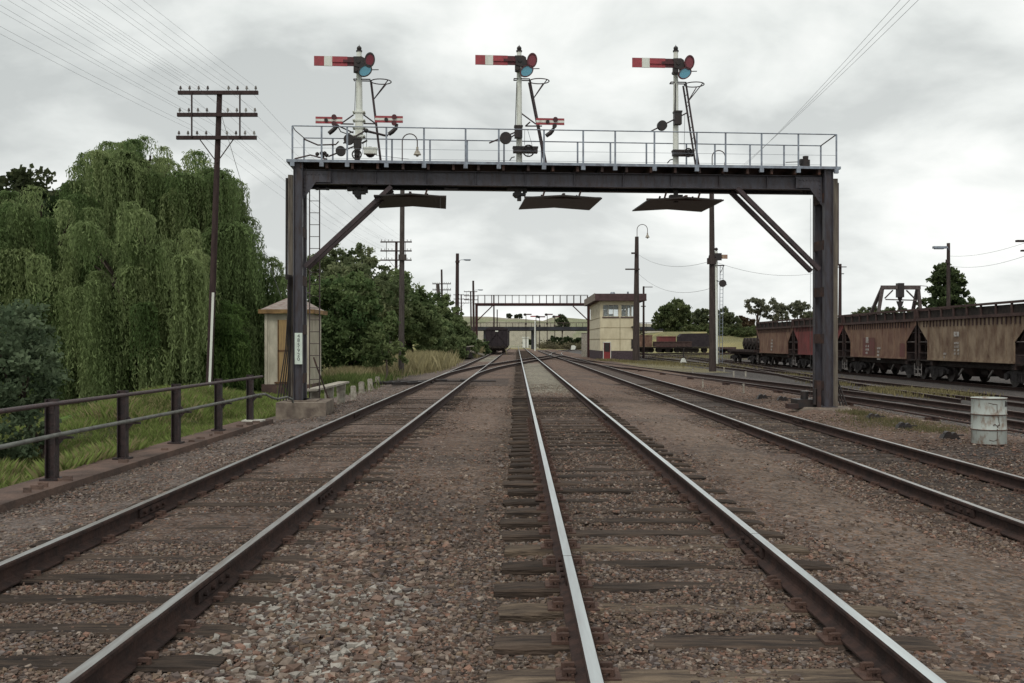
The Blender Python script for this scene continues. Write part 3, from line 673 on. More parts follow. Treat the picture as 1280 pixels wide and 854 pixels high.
# pulleys and line wires down the right end
r, o = on_g('signal_wires', (Gp(1012, 240, .5).x, .5, 0.05), 'thin vertical signal wires dropping from pulleys beside right gantry post', 'signal wires')
for px in (1013, 1017.5):
    a = Gp(px, 300, .5).x; m = GB(); m.tube([(a, .5, zd-.7), (a, .5, .05)], .004, 4); m.done('wire', wire_m, r, o)
m = GB()
for px in (1003.5, 1008): a = Gp(px, 239, .5); m.cyl((a.x, .42, a.z+.03), (a.x, .58, a.z+.03), .06, n=10); m.bb(a.x-.02, a.x+.02, .44, .56, a.z, zd-.6)
m.done('pulley', black, r, o)

# ------------------------------------------------------------------ hanging deflector canopies
def canopy(near, far, hang_px, label):
    yn, yf = near[2], far[2]
    v0 = -.15
    a, b_ = Gp(near[0], yn, v0), Gp(near[1], yn, v0); z0 = a.z
    r, o = on_g('deflector_board', ((a.x+b_.x)/2, .8, z0), label, 'deflector board', 'deflector boards hung beneath the gantry')
    v1 = v0+2.15
    u0, u1 = a.x, b_.x; um = (u0+u1)/2
    m = GB(); zr = z0+.02; nst = 12
    for k in range(nst):
        t0, t1 = k/nst, (k+1)/nst; ua, ub_ = u0+(u1-u0)*t0, u0+(u1-u0)*t1-.001
        za = zr-.06*abs(2*t0-1); zb = zr-.06*abs(2*t1-1)
        vs = [(ua, v0, za), (ub_, v0, zb), (ub_, v1, zb), (ua, v1, za)]
        m.add([(*p[:2], p[2]) for p in vs]+[(p[0], p[1], p[2]+.03) for p in vs], [(3, 2, 1, 0), (4, 5, 6, 7), (0, 1, 5, 4), (1, 2, 6, 5), (2, 3, 7, 6), (3, 0, 4, 7)])
    m.done('boarding', black, r, o)
    m = GB(); m.bb(u0-.01, um, v0+.2, v0+.26, zr-.03, zr+.01); m.bb(um, u1, v0+.2, v0+.26, zr-.03, zr+.01); m.bb(um-.03, um+.03, v0, v1, zr+.03, zr+.07); m.done('bearer', steel_rust, r, o)
    for hp in hang_px:
        for v in (.2, .92):
            c = Gp(hp, 235, .2).x; m = GB(); m.beam((c, v, zd-.62), (c-.06, v, zr), .045, .03, up=(0, 1, 0)); m.done('hanger', steel_rust, r, o)
canopy((467, 558, 243.5), (478, 564, 261), (490, 534), 'dark ridged deflector board hanging under the gantry over the left track')
canopy((656.8, 752.8, 245.5), (656, 744, 263), (681, 726), 'dark ridged deflector board hanging under the gantry over the middle track')
canopy((811, 905, 248), (798, 886, 265), (833, 875), 'dark ridged deflector board hanging under the gantry right of the middle')

# ------------------------------------------------------------------ semaphore signals on the gantry
SC = 5.336
def signal(ox, mx, label, kind):
    v = .45
    def P_(zx, zy, vv=v): return Gp(ox+zx/SC, 50+zy/SC, vv)
    base = Gp(ox+(mx)/SC, 203, v); r, o = on_g('semaphore_signal', (base.x, v, zd), label, 'railway signal', 'semaphore signals standing on the gantry')
    um = base.x; top = P_(mx, 80).z
    m = GB()
    if kind == 1:
        zz_ = P_(mx, 485).z; m.cyl((um, v, zz_), (um, v, top), .085, .062, 12); m.bb(um-.09, um+.09, v-.09, v+.09, P_(mx, 660).z, zz_)
        for q in (485, 540, 590, 645): zq = P_(mx, q).z; m.bb(um-.15, um+.15, v-.11, v+.11, zq-.02, zq+.02); m.sphere((um-.13, v-.12, zq), .028, 6); m.sphere((um+.13, v-.12, zq), .028, 6)
    else:
        m.cyl((um, v, zd+.01), (um, v, top), .078, .058, 12)
    mast = m.done('mast', white_p, r, o)
    m = GB(); m.cyl((um, v, top), (um, v, top+.035), .075, n=12); m.sphere((um, v, top+.085), .062, 10); m.cyl((um, v, top+.12), (um, v, top+.18), .018, .004, 6); f_ = m.done('finial', black, mast, (0, 0, 0))
    f_.parent = mast; f_.data.transform(Matrix.Translation(-Vector(o)))
    # arm
    za = P_(0, {1: 140, 2: 133, 3: 151}[kind], v-.16).z; a0 = P_({1: 68, 2: 75, 3: 80}[kind], 140, v-.16).x
    hw = .118; d0, d1 = v-.20, v-.175
    sl = -.006
    x1 = a0+.245; x2 = a0+.42+.02; x3 = P_({1: 290, 2: 290, 3: 300}[kind], 140, v-.16).x; x4 = um-.02
    arm = GB(); arm.bb(a0, x3, d0, d1, za-hw, za+hw)
    arm.bb(x2, x3, d0-.022, d0-.002, za-.028, za+.03)
    ar = arm.done('arm', red_br, r, o)
    b_ = GB(); b_.bb(x1, x2, d0-.004, d1+.004, za-hw-.002, za+hw+.002); b_.done('arm_band', white_p, r, o)
    b_ = GB(); b_.bb(x3, x4, d0-.001, d1, za-hw*.95, za+hw*.95, 0); b_.bb(x3-.1, x4, d0-.03, d0-.003, za-.03, za+.035, 0); b_.done('sooty_arm_root', red_dk, r, o)
    b_ = GB(); b_.prism([(x4-.08, za-.12), (x4+.12, za-.16), (x4+.2, za-.1), (x4+.17, za+.08), (x4+.1, za+.12), (x4-.1, za+.115)], d0-.04, d0-.005)
    b_.prism([(um+.05, za-.25), (um+.28, za-.19), (um+.2, za+.03), (um+.02, za-.02)], d0-.02, d0+.02)
    b_.cyl((um, d0-.06, za), (um, v, za), .05, n=10); b_.bb(um-.12, um+.02, d0-.02, d0+.05, za-.27, za-.11); b_.cyl((um-.06, d0-.04, za-.2), (um-.06, v, za-.2), .05, n=8)
    b_.tube([(um+.20, d0, za-.20), (um+.49, d0, za-.19)], .012, 5)
    sp = b_.done('arm_casting', black, r, o)
    # spectacle: two lens frames and their glasses
    cr_ = {1: (440, 140), 2: (452, 143), 3: (457, 157)}[kind]; cb_ = {1: (410, 212), 2: (416, 214), 3: (427, 228)}[kind]
    c1 = P_(*cr_, v-.18); c2 = P_(*cb_, v-.18)
    for c, rx, rz, tl, lm in ((c1, .128, .185, -.12, lens_rd if kind == 1 else lens_r), (c2, .185, .135, .62, lens_b)):
        fr_ = GB(); nn = 24; ca, sa = math.cos(tl), math.sin(tl)
        def ring(k1, y): return [(c.x+k1*rx*math.cos(2*PI*i/nn)*ca-k1*rz*math.sin(2*PI*i/nn)*sa, y, c.z+k1*rx*math.cos(2*PI*i/nn)*sa+k1*rz*math.sin(2*PI*i/nn)*ca) for i in range(nn)]
        k2 = (1-.028/rx)
        vs = ring(1, d0-.085)+ring(k2, d0-.085)+ring(k2, d0-.045)+ring(1, d0-.045)
        fr_.add(vs, [(q*nn+i, q*nn+(i+1) % nn, ((q+1) % 4)*nn+(i+1) % nn, ((q+1) % 4)*nn+i) for q in range(4) for i in range(nn)])
        fr_.done('lens_frame', red_dk if kind != 1 else black, r, o)
        g_ = GB(); g_.ellipse((c.x, c.z), rx*k2*1.01, rz*k2*1.01, d0-.068, d0-.058, tl, 20); g_.done('lens', lm, r, o)
    # landing hoop
    hz_ = P_(mx, {1: 265, 2: 262, 3: 285}[kind]).z; lx = P_({1: 445, 2: 438, 3: 437}[kind], 262, v+.05).x; rc = lx+.25; rr_ = .25
    m = GB(); pts = [(rc+rr_*math.cos(t_), v+.15+rr_*math.sin(t_), hz_) for t_ in np.linspace(0, 2*PI, 25)]
    m.tube(pts, .014, 5); m.tube([(um-.13, v-.04, hz_), (um-.13, v+.12, hz_), (lx+.02, v+.12, hz_)], .016, 5); m.tube([(um-.13, v-.04, hz_), (lx, v-.04, hz_)], .016, 5)
    m.done('landing_hoop', purple_rust, r, o)
    # leaning ladder with brace
    bx = P_({1: 516, 2: 548, 3: 517}[kind], 800, v+.2).x
    m = GB()
    for dv in (.02, .30):
        m.beam((lx, v+dv, hz_), (bx, v+dv, zd+.01), .045, .022, up=(0, 1, 0))
    nn = int((hz_-zd)/.3)
    for k in range(1, nn+1):
        t_ = k/(nn+1); m.cyl((lx+(bx-lx)*t_, v+.02, hz_+(zd-hz_)*t_), (lx+(bx-lx)*t_, v+.30, hz_+(zd-hz_)*t_), .009, n=5, caps=False)
    zq = hz_-.46; lq = lx+(bx-lx)*(.46/(hz_-zd))
    m.tube([(lq, v+.15, zq), (rc+.12, v+.36, hz_)], .013, 5); m.tube([(lq, v+.15, zq), (rc+.18, v-.02, hz_)], .013, 5)
    m.done('ladder', purple_rust, r, o)
    # small subsidiary arms
    def sub(zx0, zx1, zy, disc, cres, brk):
        a, b2 = P_(zx0, zy, v-.2), P_(zx1, zy, v-.2); zc = a.z; h_ = .082
        s_ = GB(); s_.bb(a.x, b2.x, v-.24, v-.22, zc-h_, zc+h_)
        q_ = s_.done('subsidiary_arm', red_br, r, o)
        w_ = GB(); w_.bb(a.x, b2.x, v-.243, v-.218, zc-.028, zc+.028); w_.done('arm_stripe', white_p, r, o)
        for (dx, dy, rd) in disc:
            c = P_(dx, dy, v-.26); w_ = GB(); w_.cyl((c.x, v-.27, c.z), (c.x, v-.21, c.z), rd, n=14); w_.done('arm_boss', black if rd < .06 else red_dk, r, o)
        w_ = GB(); cp = [P_(x_, y_, v-.2) for x_, y_ in cres]; w_.tube(cp, [.03, .05, .055, .05], 8); w_.done('arm_weight', black, r, o)
        w_ = GB()
        for (x0_, y0_, x1_, y1_) in brk: w_.tube([P_(x0_, y0_, v), P_(x1_, y1_, v-.12)], .018, 5)
        w_.done('arm_bracket', purple_rust, r, o)
    if kind == 1:
        sub(78, 257, 536, ((200, 513, .062), (147, 534, .045), (200, 557, .062)), ((228, 565), (212, 585), (190, 605), (165, 625)), ((330, 500, 245, 560), (245, 560, 330, 562), (330, 620, 222, 570)))
        sub(474, 660, 530, ((602, 513, .062), (548, 530, .045), (600, 553, .062)), ((622, 560), (612, 590), (590, 612), (565, 630)), ((398, 500, 480, 560), (398, 558, 482, 560), (400, 600, 560, 640)))
        m = GB(); m.tube([P_(330, 610), P_(290, 628), P_(245, 612), P_(228, 580)], .014, 5); m.tube([P_(400, 610), P_(470, 625), P_(540, 642), P_(580, 625)], .014, 5); m.done('arm_linkage', purple_rust, r, o)
    if kind == 2:
        sub(480, 668, 545, ((610, 530, .062), (558, 545, .045), (605, 573, .055)), ((600, 585), (590, 605), (575, 622), (548, 640)), ((385, 492, 480, 562), (410, 575, 520, 575), (410, 575, 440, 548)))
    # balance weights, motor boxes, pulleys
    def disc(zx, zy, rz, lever):
        c = P_(zx, zy, v-.1); m = GB(); m.cyl((c.x, v-.16, c.z), (c.x, v-.05, c.z), rz/SC/F*24.4, n=18); m.done('balance_weight', black, r, o)
        m = GB(); m.beam(P_(*lever[0], v-.1), P_(*lever[1], v-.1), .03, .045, up=(0, 1, 0)); m.done('weight_lever', purple_rust, r, o)
    def box_(x0_, y0_, x1_, y1_, name='motor_box', mt=black, vv=-.14):
        a, b2 = P_(x0_, y0_, v+vv), P_(x1_, y1_, v+vv); m = GB(); m.bb(a.x, b2.x, v+vv-.08, v+vv+.10, b2.z, a.z)
        m.bb(a.x-.012, b2.x+.012, v+vv-.09, v+vv+.11, a.z-.03, a.z+.012); m.done(name, mt, r, o)
    def wheel(zx, zy, rd):
        c = P_(zx, zy, v-.26); m = GB(); R_ = rd/SC/F*24.4
        m.tube([(c.x+R_*math.cos(t_), v-.27, c.z+R_*math.sin(t_)) for t_ in np.linspace(0, 2*PI, 19)], .018, 5)
        for k in range(3): t_ = k*PI/3+.4; m.beam((c.x+R_*math.cos(t_), v-.27, c.z+R_*math.sin(t_)), (c.x-R_*math.cos(t_), v-.27, c.z-R_*math.sin(t_)), .014, .014)
        m.cyl((c.x, v-.29, c.z), (c.x, v-.2, c.z), .03, n=8); m.done('pulley_wheel', black, r, o)
    if kind == 1:
        disc(300, 665, 35, ((262, 690), (420, 600))); disc(245, 742, 33, ((162, 778), (330, 712)))
        box_(332, 658, 382, 720); box_(338, 720, 372, 800); wheel(352, 765, 30)
        m = GB(); c = P_(415, 605, v-.1); m.sphere(c, .06, 8); c2_ = P_(440, 745, v); m.cyl((c2_.x, v+.02, c2_.z), (c2_.x, v+.12, c2_.z), .13, n=14); m.beam(P_(385, 690), P_(422, 670), .03, .04); m.done('crank', black, r, o)
        box_(400, 722, 486, 762, 'indicator_box', white_p, -.1)
        m = GB(); m.tube([P_(418, 610), P_(416, 740)], .006, 4); m.tube([P_(395, 690), P_(392, 760)], .006, 4); m.tube([P_(480, 770), P_(700, 795)], .005, 4); m.tube([P_(345, 280, v-.1), P_(338, 480, v-.1)], .008, 4); m.done('operating_rod', wire_m, r, o)
    elif kind == 2:
        disc(278, 655, 40, ((168, 688), (345, 615))); m = GB(); m.beam(P_(300, 660, v-.1), P_(345, 628, v-.1), .03, .03); m.done('weight_lever', purple_rust, r, o)
        box_(338, 575, 388, 655); box_(328, 715, 490, 755); wheel(430, 740, 38)
        m = GB(); m.tube([P_(405, 600), P_(404, 700)], .005, 4); m.tube([P_(425, 600), P_(455, 705)], .005, 4); m.tube([P_(352, 280, v-.1), P_(342, 580, v-.1)], .010, 4); m.tube([P_(305, 805), P_(318, 785), P_(338, 780)], .014, 4); m.done('operating_rod', wire_m, r, o)
    else:
        disc(280, 572, 34, ((206, 610), (452, 484)))
        box_(360, 478, 408, 565); box_(352, 738, 490, 775); wheel(455, 752, 28)
        m = GB(); m.tube([P_(432, 500), P_(428, 740)], .005, 4); m.tube([P_(370, 290, v-.1), P_(364, 480, v-.1)], .012, 4); m.tube([P_(315, 822), P_(335, 800), P_(358, 795)], .014, 4); m.done('operating_rod', wire_m, r, o)
        m = GB(); a = P_(368, 370, v-.1); m.bb(a.x-.012, a.x+.012, v-.11, v-.09, P_(0, 470).z, P_(0, 300).z); m.done('turnbuckle', black, r, o)
    # foot bracket under the deck
    m = GB(); m.bb(um-.05, um+.05, v-.05, v+.05, zd-.85, zd); m.bb(um-.16, um+.16, v-.1, v+.1, zd-.72, zd-.66); m.done('foot_bracket', black, r, o)
signal(380, 368, 'left semaphore signal with two small subsidiary arms on the gantry', 1)
signal(580, 368, 'middle semaphore signal with one small subsidiary arm on its right', 2)
signal(775, 372, 'right semaphore signal with a single arm and balance weight at mid height', 3)
# ------------------------------------------------------------------ fence on the left
KY = [(65, 599), (153.5, 571.5), (220, 553), (273, 536.5), (312.5, 525)]
fpts = []
for px, py in KY:
    k = (VX-px)/F; h = (py-VY)/F
    Y = 5.75/k; fpts.append((-5.75, Y))
fr = root('pipe_fence', (-5.75, fpts[0][1], -.1), 'two-rail pipe fence on black steel posts beside the grass bank', 'fence')
fz = EYE-((599-VY)/(VX-65))*5.75
for x, y in [(-5.75, fpts[0][1]-2.35)]+fpts:
    m = MB(); zt_ = fz+.99
    m.bb(x-.058, x+.058, y-.004, y+.010, fz-.02, zt_); m.bb(x-.063, x-.050, y-.062, y+.062, fz-.02, zt_); m.bb(x+.050, x+.063, y-.062, y+.062, fz-.02, zt_)
    m.bb(x-.11, x+.11, y-.11, y+.11, fz-.01, fz+.014)
    m.build('fence_post', fence_m, fr)
    m = MB(); m.bb(x+.08, x+.26, y-.02, y+.02, fz+.50, fz+.53); m.prism([(x+.08, fz+.62), (x+.08, fz+.42), (x+.15, fz+.5), (x+.2, fz+.5)], y-.01, y+.01); m.build('rail_bracket', fence_m, fr)
ye = fpts[-1][1]
m = MB(); m.tube([(-5.69, 3, fz+.935), (-5.69, 9.7, fz+.925), (-5.69, 12, fz+.935), (-5.69, 15.5, fz+.925), (-5.68, ye+.75, fz+.93)], .029, 8); m.build('top_rail', pipe_b, fr)
m = MB(); m.tube([(-5.56, 3, fz+.56), (-5.56, 9.7, fz+.555), (-5.56, 12, fz+.57), (-5.56, 16.5, fz+.555), (-5.56, ye+.1, fz+.56), (-5.55, ye+.5, fz+.55), (-5.50, ye+.9, fz+.45), (-5.45, ye+1.2, fz+.40), (-5.35, ye+1.7, fz+.42), (-5.28, ye+1.95, fz+.35), (-5.25, ye+2.0, fz+.15)], .028, 8); m.build('middle_rail', pipe_g, fr)
m = MB(); m.bb(-6.02, -5.42, 3, 22.1, fz-.4, fz-.012)
for i in range(60):
    y = rnd.uniform(6, 21.5); m.bb(-5.45-rnd.uniform(.1, .2), -5.45-rnd.uniform(0, .09), y, y+.02, fz-.02, fz+rnd.uniform(.01, .05)) if i < 24 else None
tag(m.build('kerb', kerb_m, loc=(-5.72, 3, fz-.2)), 'brown concrete kerb under the pipe fence', 'kerb')
m = MB(); p = W(314, 526.5, 21.4); m.box((p.x+.05, p.y, fz+.01), (.42, .36, .03)); tag(m.build('concrete_slab', mat('white_slab', (.6, .58, .52), .8), loc=(p.x, p.y, fz)), 'small pale slab lying at the foot of the last fence post', 'slab')

# ------------------------------------------------------------------ relay hut
Yh = 34.0; hc = W(365.5, 487, Yh); hz0 = hc.z
hut = root('relay_hut', (hc.x, Yh+1.0, hz0), 'small cream hut with pyramid roof behind the left gantry post', 'hut')
xl, xr = W(331.5, 400, Yh).x, W(387, 400, Yh).x; zr_ = W(0, 392.5, Yh).z
cream = mat('cream_render', (.54, .50, .40), .85, 0, (.36, .33, .26), 3, stretch=(1, 1, .5), bump=.2)
m = MB(); m.bb(xl, xr, Yh, Yh+2.0, hz0+.18, zr_)
k = 0; x = xl+.04
m.build('wall', cream, hut)
m = MB()
for x in (xl-.015, xr-.08): m.bb(x, x+.095, Yh-.03, Yh+.06, hz0+.18, zr_)
for y in np.arange(Yh+.12, Yh+1.95, .17): m.bb(xr, xr+.012, y-.012, y+.012, hz0+.2, zr_)
for x in np.arange(xl+.15, xr-.1, .30): m.bb(x-.006, x+.006, Yh-.010, Yh, hz0+.2, zr_)
m.build('wall_strip', cream, hut)
m = MB(); m.bb(xl-.1, xr+.1, Yh-.1, Yh+2.1, hz0-.2, hz0+.18); m.build('plinth', mat('reddish_plinth', (.13, .085, .07), .9, 0, (.08, .055, .05), 4), hut)
m = MB(); a, b_ = W(347.5, 400, Yh).x, W(362, 400, Yh).x; z0, z1 = W(0, 477, Yh).z, W(0, 400, Yh).z
m.bb(a, b_+.3, Yh-.05, Yh-.013, z0, z1); d_ = m.build('door', mat('ochre_door', (.38, .26, .12), .75, 0, (.28, .19, .10), 5, stretch=(4, 4, .5)), hut)
m = MB(); m.bb(a, a+.04, Yh-.065, Yh-.05, z0, z1); m.bb(a, b_+.3, Yh-.065, Yh-.05, (z0+z1)/2-.03, (z0+z1)/2+.03); m.bb(a-.1, b_+.4, Yh-.12, Yh-.013, z0-.07, z0-.012); m.build('door_frame', mat('brown_trim', (.16, .09, .05), .8), d_)
m = MB(); ov = .17; zt_ = W(0, 373, Yh+1).z+.05; xc = (xl+xr)/2
e_ = [(xl-ov, Yh-ov, zr_+.13), (xr+ov, Yh-ov, zr_+.13), (xr+ov, Yh+2+ov, zr_+.13), (xl-ov, Yh+2+ov, zr_+.13)]
m.add(e_+[(xc-.15, Yh+1, zt_), (xc+.15, Yh+1, zt_)], [(0, 1, 5, 4), (1, 2, 5), (2, 3, 4, 5), (3, 0, 4), (3, 2, 1, 0)]); m.build('roof', mat('mottled_tile_roof', (.24, .17, .15), .9, 0, (.34, .31, .28), 6, stretch=(1, 3, 3), bump=.5), hut)
m = MB(); m.bb(xl-ov-.02, xr+ov+.02, Yh-ov-.03, Yh-ov-.003, zr_+.01, zr_+.15); m.bb(xl-ov-.03, xl-ov-.003, Yh-ov, Yh+2+ov, zr_+.01, zr_+.15); m.bb(xr+ov+.003, xr+ov+.03, Yh-ov, Yh+2+ov, zr_+.01, zr_+.15); m.build('fascia', mat('ochre_fascia', (.30, .19, .09), .75), hut)

# ------------------------------------------------------------------ cable trunking and marker pegs
r = root('cable_trunking', (-5.0, 25.2, 0), 'pale timber trunking on short concrete stumps beside the left gantry post', 'cable trunking')
a, b_ = W(388, 487, 25.3), W(430, 477, 29.5)
m = MB(); m.beam((a.x, a.y, a.z-.02), (b_.x, b_.y, b_.z-.02), .32, .05); m.build('trunking', conc_lt, r)
for t_ in (.12, .52, .9):
    p = a.lerp(b_, t_); m = MB(); g = gz1(p.x, p.y); m.prism([(p.x-.09, g-.1), (p.x+.09, g-.1), (p.x+.13, p.z-.05), (p.x-.13, p.z-.05)], p.y-.07, p.y+.07); m.build('support', conc_lt, r)
m = MB(); m.beam(W(392, 447, 25.9), W(412, 503, 25.2), .03, .03); tag(m.build('leaning_rod', steel_rust, loc=W(412, 503, 25.2)), 'thin rusty rod leaning by the trunking near the left gantry post', 'rod')
ORD = ['first', 'second', 'third', 'fourth', 'fifth', 'sixth', 'seventh', 'eighth', 'ninth', 'tenth', 'eleventh', 'twelfth', 'last']
pegs = [(442, 481), (452, 474), (463, 469.5), (471.5, 466)]+[(x_, None) for x_ in np.linspace(508, 575, 13)]
for px, pt in pegs:
    if pt: Y = 1244*1.62/(pt+12-VY)
    else: Y = 1244*1.66/(np.interp(px, [508, 575], [464.5, 446.5])-VY)
    k = (px-VX)/F; x = k*Y; g = gz1(x, Y)
    m = MB(); m.box((0, 0, .17), (.17, .14, .46)); m.box((0, 0, .41), (.13, .11, .03))
    o = m.build('marker_peg', conc_lt, loc=(0, 0, 0)); o.location = (x, Y, g); o.rotation_euler = (rnd.uniform(-.05, .05), rnd.uniform(-.05, .05), rnd.uniform(-.2, .2))
    tag(o, (ORD[pegs.index((px, pt))-4]+' concrete peg of the far row between grey pole and switch, counted from the viewer') if not pt else ORD[pegs.index((px, pt))]+' stubby concrete peg after the end of the cable trunking', 'peg', 'concrete pegs beside the left track')
# ------------------------------------------------------------------ oil drum
dp = W(1236, 557, 16.6); dg = gz1(dp.x, 16.6)
dr = root('oil_drum', (dp.x, 16.6, dg), 'dented rusty white steel drum standing beside the right track', 'drum')
dm = mat('rust_streaked_white_paint', (.40, .43, .40), .55, 0, (.20, .13, .09), 5.5, stretch=(1.6, 1.6, .8), bump=.2, lo=.50, hi=.66)
rd = .272; H_ = .78
m = MB(); prof = [(0, .97), (.02, 1.0), (.30, 1), (.325, 1.035), (.35, 1), (.62, 1), (.645, 1.035), (.67, 1), (.96, 1), (.98, 1.03), (1.0, 1.03), (1.0, .93), (.97, .90), (.97, .3)]
nn = 40; vs = []
for z, q in prof:
    for i in range(nn):
        t_ = 2*PI*i/nn; dent = 1-.06*math.exp(-((t_-4.4)/.35)**2-((z-.5)/.15)**2)-.04*math.exp(-((t_-5.3)/.3)**2-((z-.85)/.12)**2)
        vs.append((dp.x+rd*q*dent*math.cos(t_), 16.6+rd*q*dent*math.sin(t_), dg+z*H_))
fs = [(j*nn+i, j*nn+(i+1) % nn, (j+1)*nn+(i+1) % nn, (j+1)*nn+i) for j in range(len(prof)-1) for i in range(nn)]
m.add(vs, fs, 0, True); j = len(prof)-1; m.add(vs[j*nn:], [tuple(range(nn))]); m.build('body', dm, dr)
rustm = mat('drum_rust', (.11, .055, .038), .85, 0, (.06, .035, .03), 12)
m = MB()
for z in (.325, .645, .985, .02): m.tube([(dp.x+(rd*1.038)*math.cos(t_), 16.6+(rd*1.038)*math.sin(t_), dg+z*H_) for t_ in np.linspace(0, 2*PI, 33)], .0075, 5)
m.build('hoop', rustm, dr)
def dpt(a_, z, k=1.012): return (dp.x+rd*k*math.cos(a_), 16.6+rd*k*math.sin(a_), dg+z*H_)
m = MB()
for line in ([(4.25, .90), (4.5, .88), (4.73, .87), (4.74, .70)], [(4.75, .3), (4.74, .12), (4.5, .10), (4.3, .12)], [(4.55, .44), (4.6, .46), (4.72, .42), (4.85, .44)], [(4.80, .62), (4.88, .46)]):
    m.tube([dpt(*q) for q in line], .005, 4)
for q in ((4.55, .44), (4.78, .40), (4.88, .44), (4.75, .34)): m.sphere(dpt(*q), .012, 6)
m.build('weld_line', rustm, dr)
m = MB(); m.prism([(0, 0), (.09, 0), (.075, .07), (.02, .09)], 0, .01, M4=Matrix.Translation(dpt(5.35, .82, 1.0)) @ Matrix.Rotation(.65, 4, 'Z')); m.build('rust_hole', black, dr)
# low ground signals / small pegs right of the tracks
def peg(px, py, hgt, w_, D, label, cat='peg', group='white pegs between the yard tracks'):
    hgt *= .7; w_ *= .75
    p = W(px, py, D); g = gz1(p.x, D); m = MB(); m.box((p.x, D, g+hgt/2), (w_, w_, hgt)); m.box((p.x, D, g+hgt+.01), (w_*1.3, w_*1.3, .03))
    return tag(m.build('marker_peg', conc_lt, loc=(p.x, D, g)), label, cat, group)
peg(878.5, 482, .42, .07, 38, 'thin pale peg beside rail left of the middle yard')
peg(929.5, 490, .42, .07, 33, 'thin pale peg nearest the right gantry post')
for px, D in ((866, 59), (905, 61), (917, 52), (932, 52)): peg(px, 460, .4, .09, D, 'small pale peg near the tall right pole, '+{866: 'left of it', 905: 'just right of it', 917: 'second right of it', 932: 'farthest right of it'}[px])
r = root('ground_signal', W(854.5, 454, 86), 'small white ground signal between the far yard tracks', 'ground signal')
p = W(854.5, 454, 86); m = MB(); m.prism([(p.x-.28, p.z), (p.x+.28, p.z), (p.x+.1, p.z+.42), (p.x-.1, p.z+.42)], p.y, p.y+.3); m.build('body', white_p, r); m = MB(); m.cyl((p.x, p.y, p.z+.5), (p.x, p.y, p.z+1.3), .05); m.build('lamp_post', black, r)
# point levers (dark lumps) on the right
for px, py, D in ((953, 489, 30), (978, 493, 29), (1092, 510.5, 22), (1130, 519, 19.5), (1187, 528, 17.5), (1008, 497, 27)):
    p = W(px, py, D); g = gz1(p.x, D); m = MB(); m.prism([(p.x-.17, g-.02), (p.x+.17, g-.02), (p.x+.11, g+.07), (p.x-.12, g+.08)], D-.08, D+.08); m.cyl((p.x-.05, D-.07, g+.08), (p.x-.05, D+.05, g+.08), .055, n=9); m.cyl((p.x+.07, D-.06, g+.07), (p.x+.07, D+.05, g+.07), .045, n=9); m.beam((p.x, D, g+.06), (p.x+.3, D+.12, g+.05), .025, .025)
    tag(m.build('rod_roller', black, loc=(p.x, D, g)), 'low black rod roller beside the rusty siding, '+{953: 'farthest left', 978: 'second from the left', 1008: 'just left of the right gantry post', 1092: 'first right of the gantry post', 1130: 'in the middle of the weed patch', 1187: 'nearest the drum'}[px], 'rod roller', 'rod rollers along the siding')
# point lever stand far left with pale rods
r = root('point_lever', W(585, 447, 105), 'black point lever stand beside pale sleepers at the far left switch', 'point lever')
p = W(585, 450, 103); m = MB(); m.prism([(p.x-.55, p.z+.2), (p.x+.55, p.z+.2), (p.x+.15, p.z+1.4), (p.x-.15, p.z+1.4)], p.y, p.y+.4); m.build('stand', black, r)
m = MB(); m.beam((p.x-.9, p.y, p.z+1.3), (p.x+.6, p.y, p.z+1.45), .1, .1); m.build('lever', conc_lt, r); m = MB(); m.beam((p.x+.2, p.y, p.z+.9), (p.x+1.6, p.y+1, p.z+.5), .25, .2); m.build('lever', conc_lt, r)
# black trough pile left of the left track
p = W(505, 480, 40.5)
m = MB()
for k in range(7): a = rnd.uniform(-.5, .5); m.beam((p.x-1.3+k*.3, 40.2+rnd.uniform(-.5, .5), gz1(p.x, 40)+.08), (p.x-.9+k*.35, 40.5+a, gz1(p.x, 40)+.12), .12, .1)
tag(m.build('debris_pile', black, loc=(p.x, 40.4, 0)), 'heap of black rods and scrap beside the left track switch', 'scrap pile')

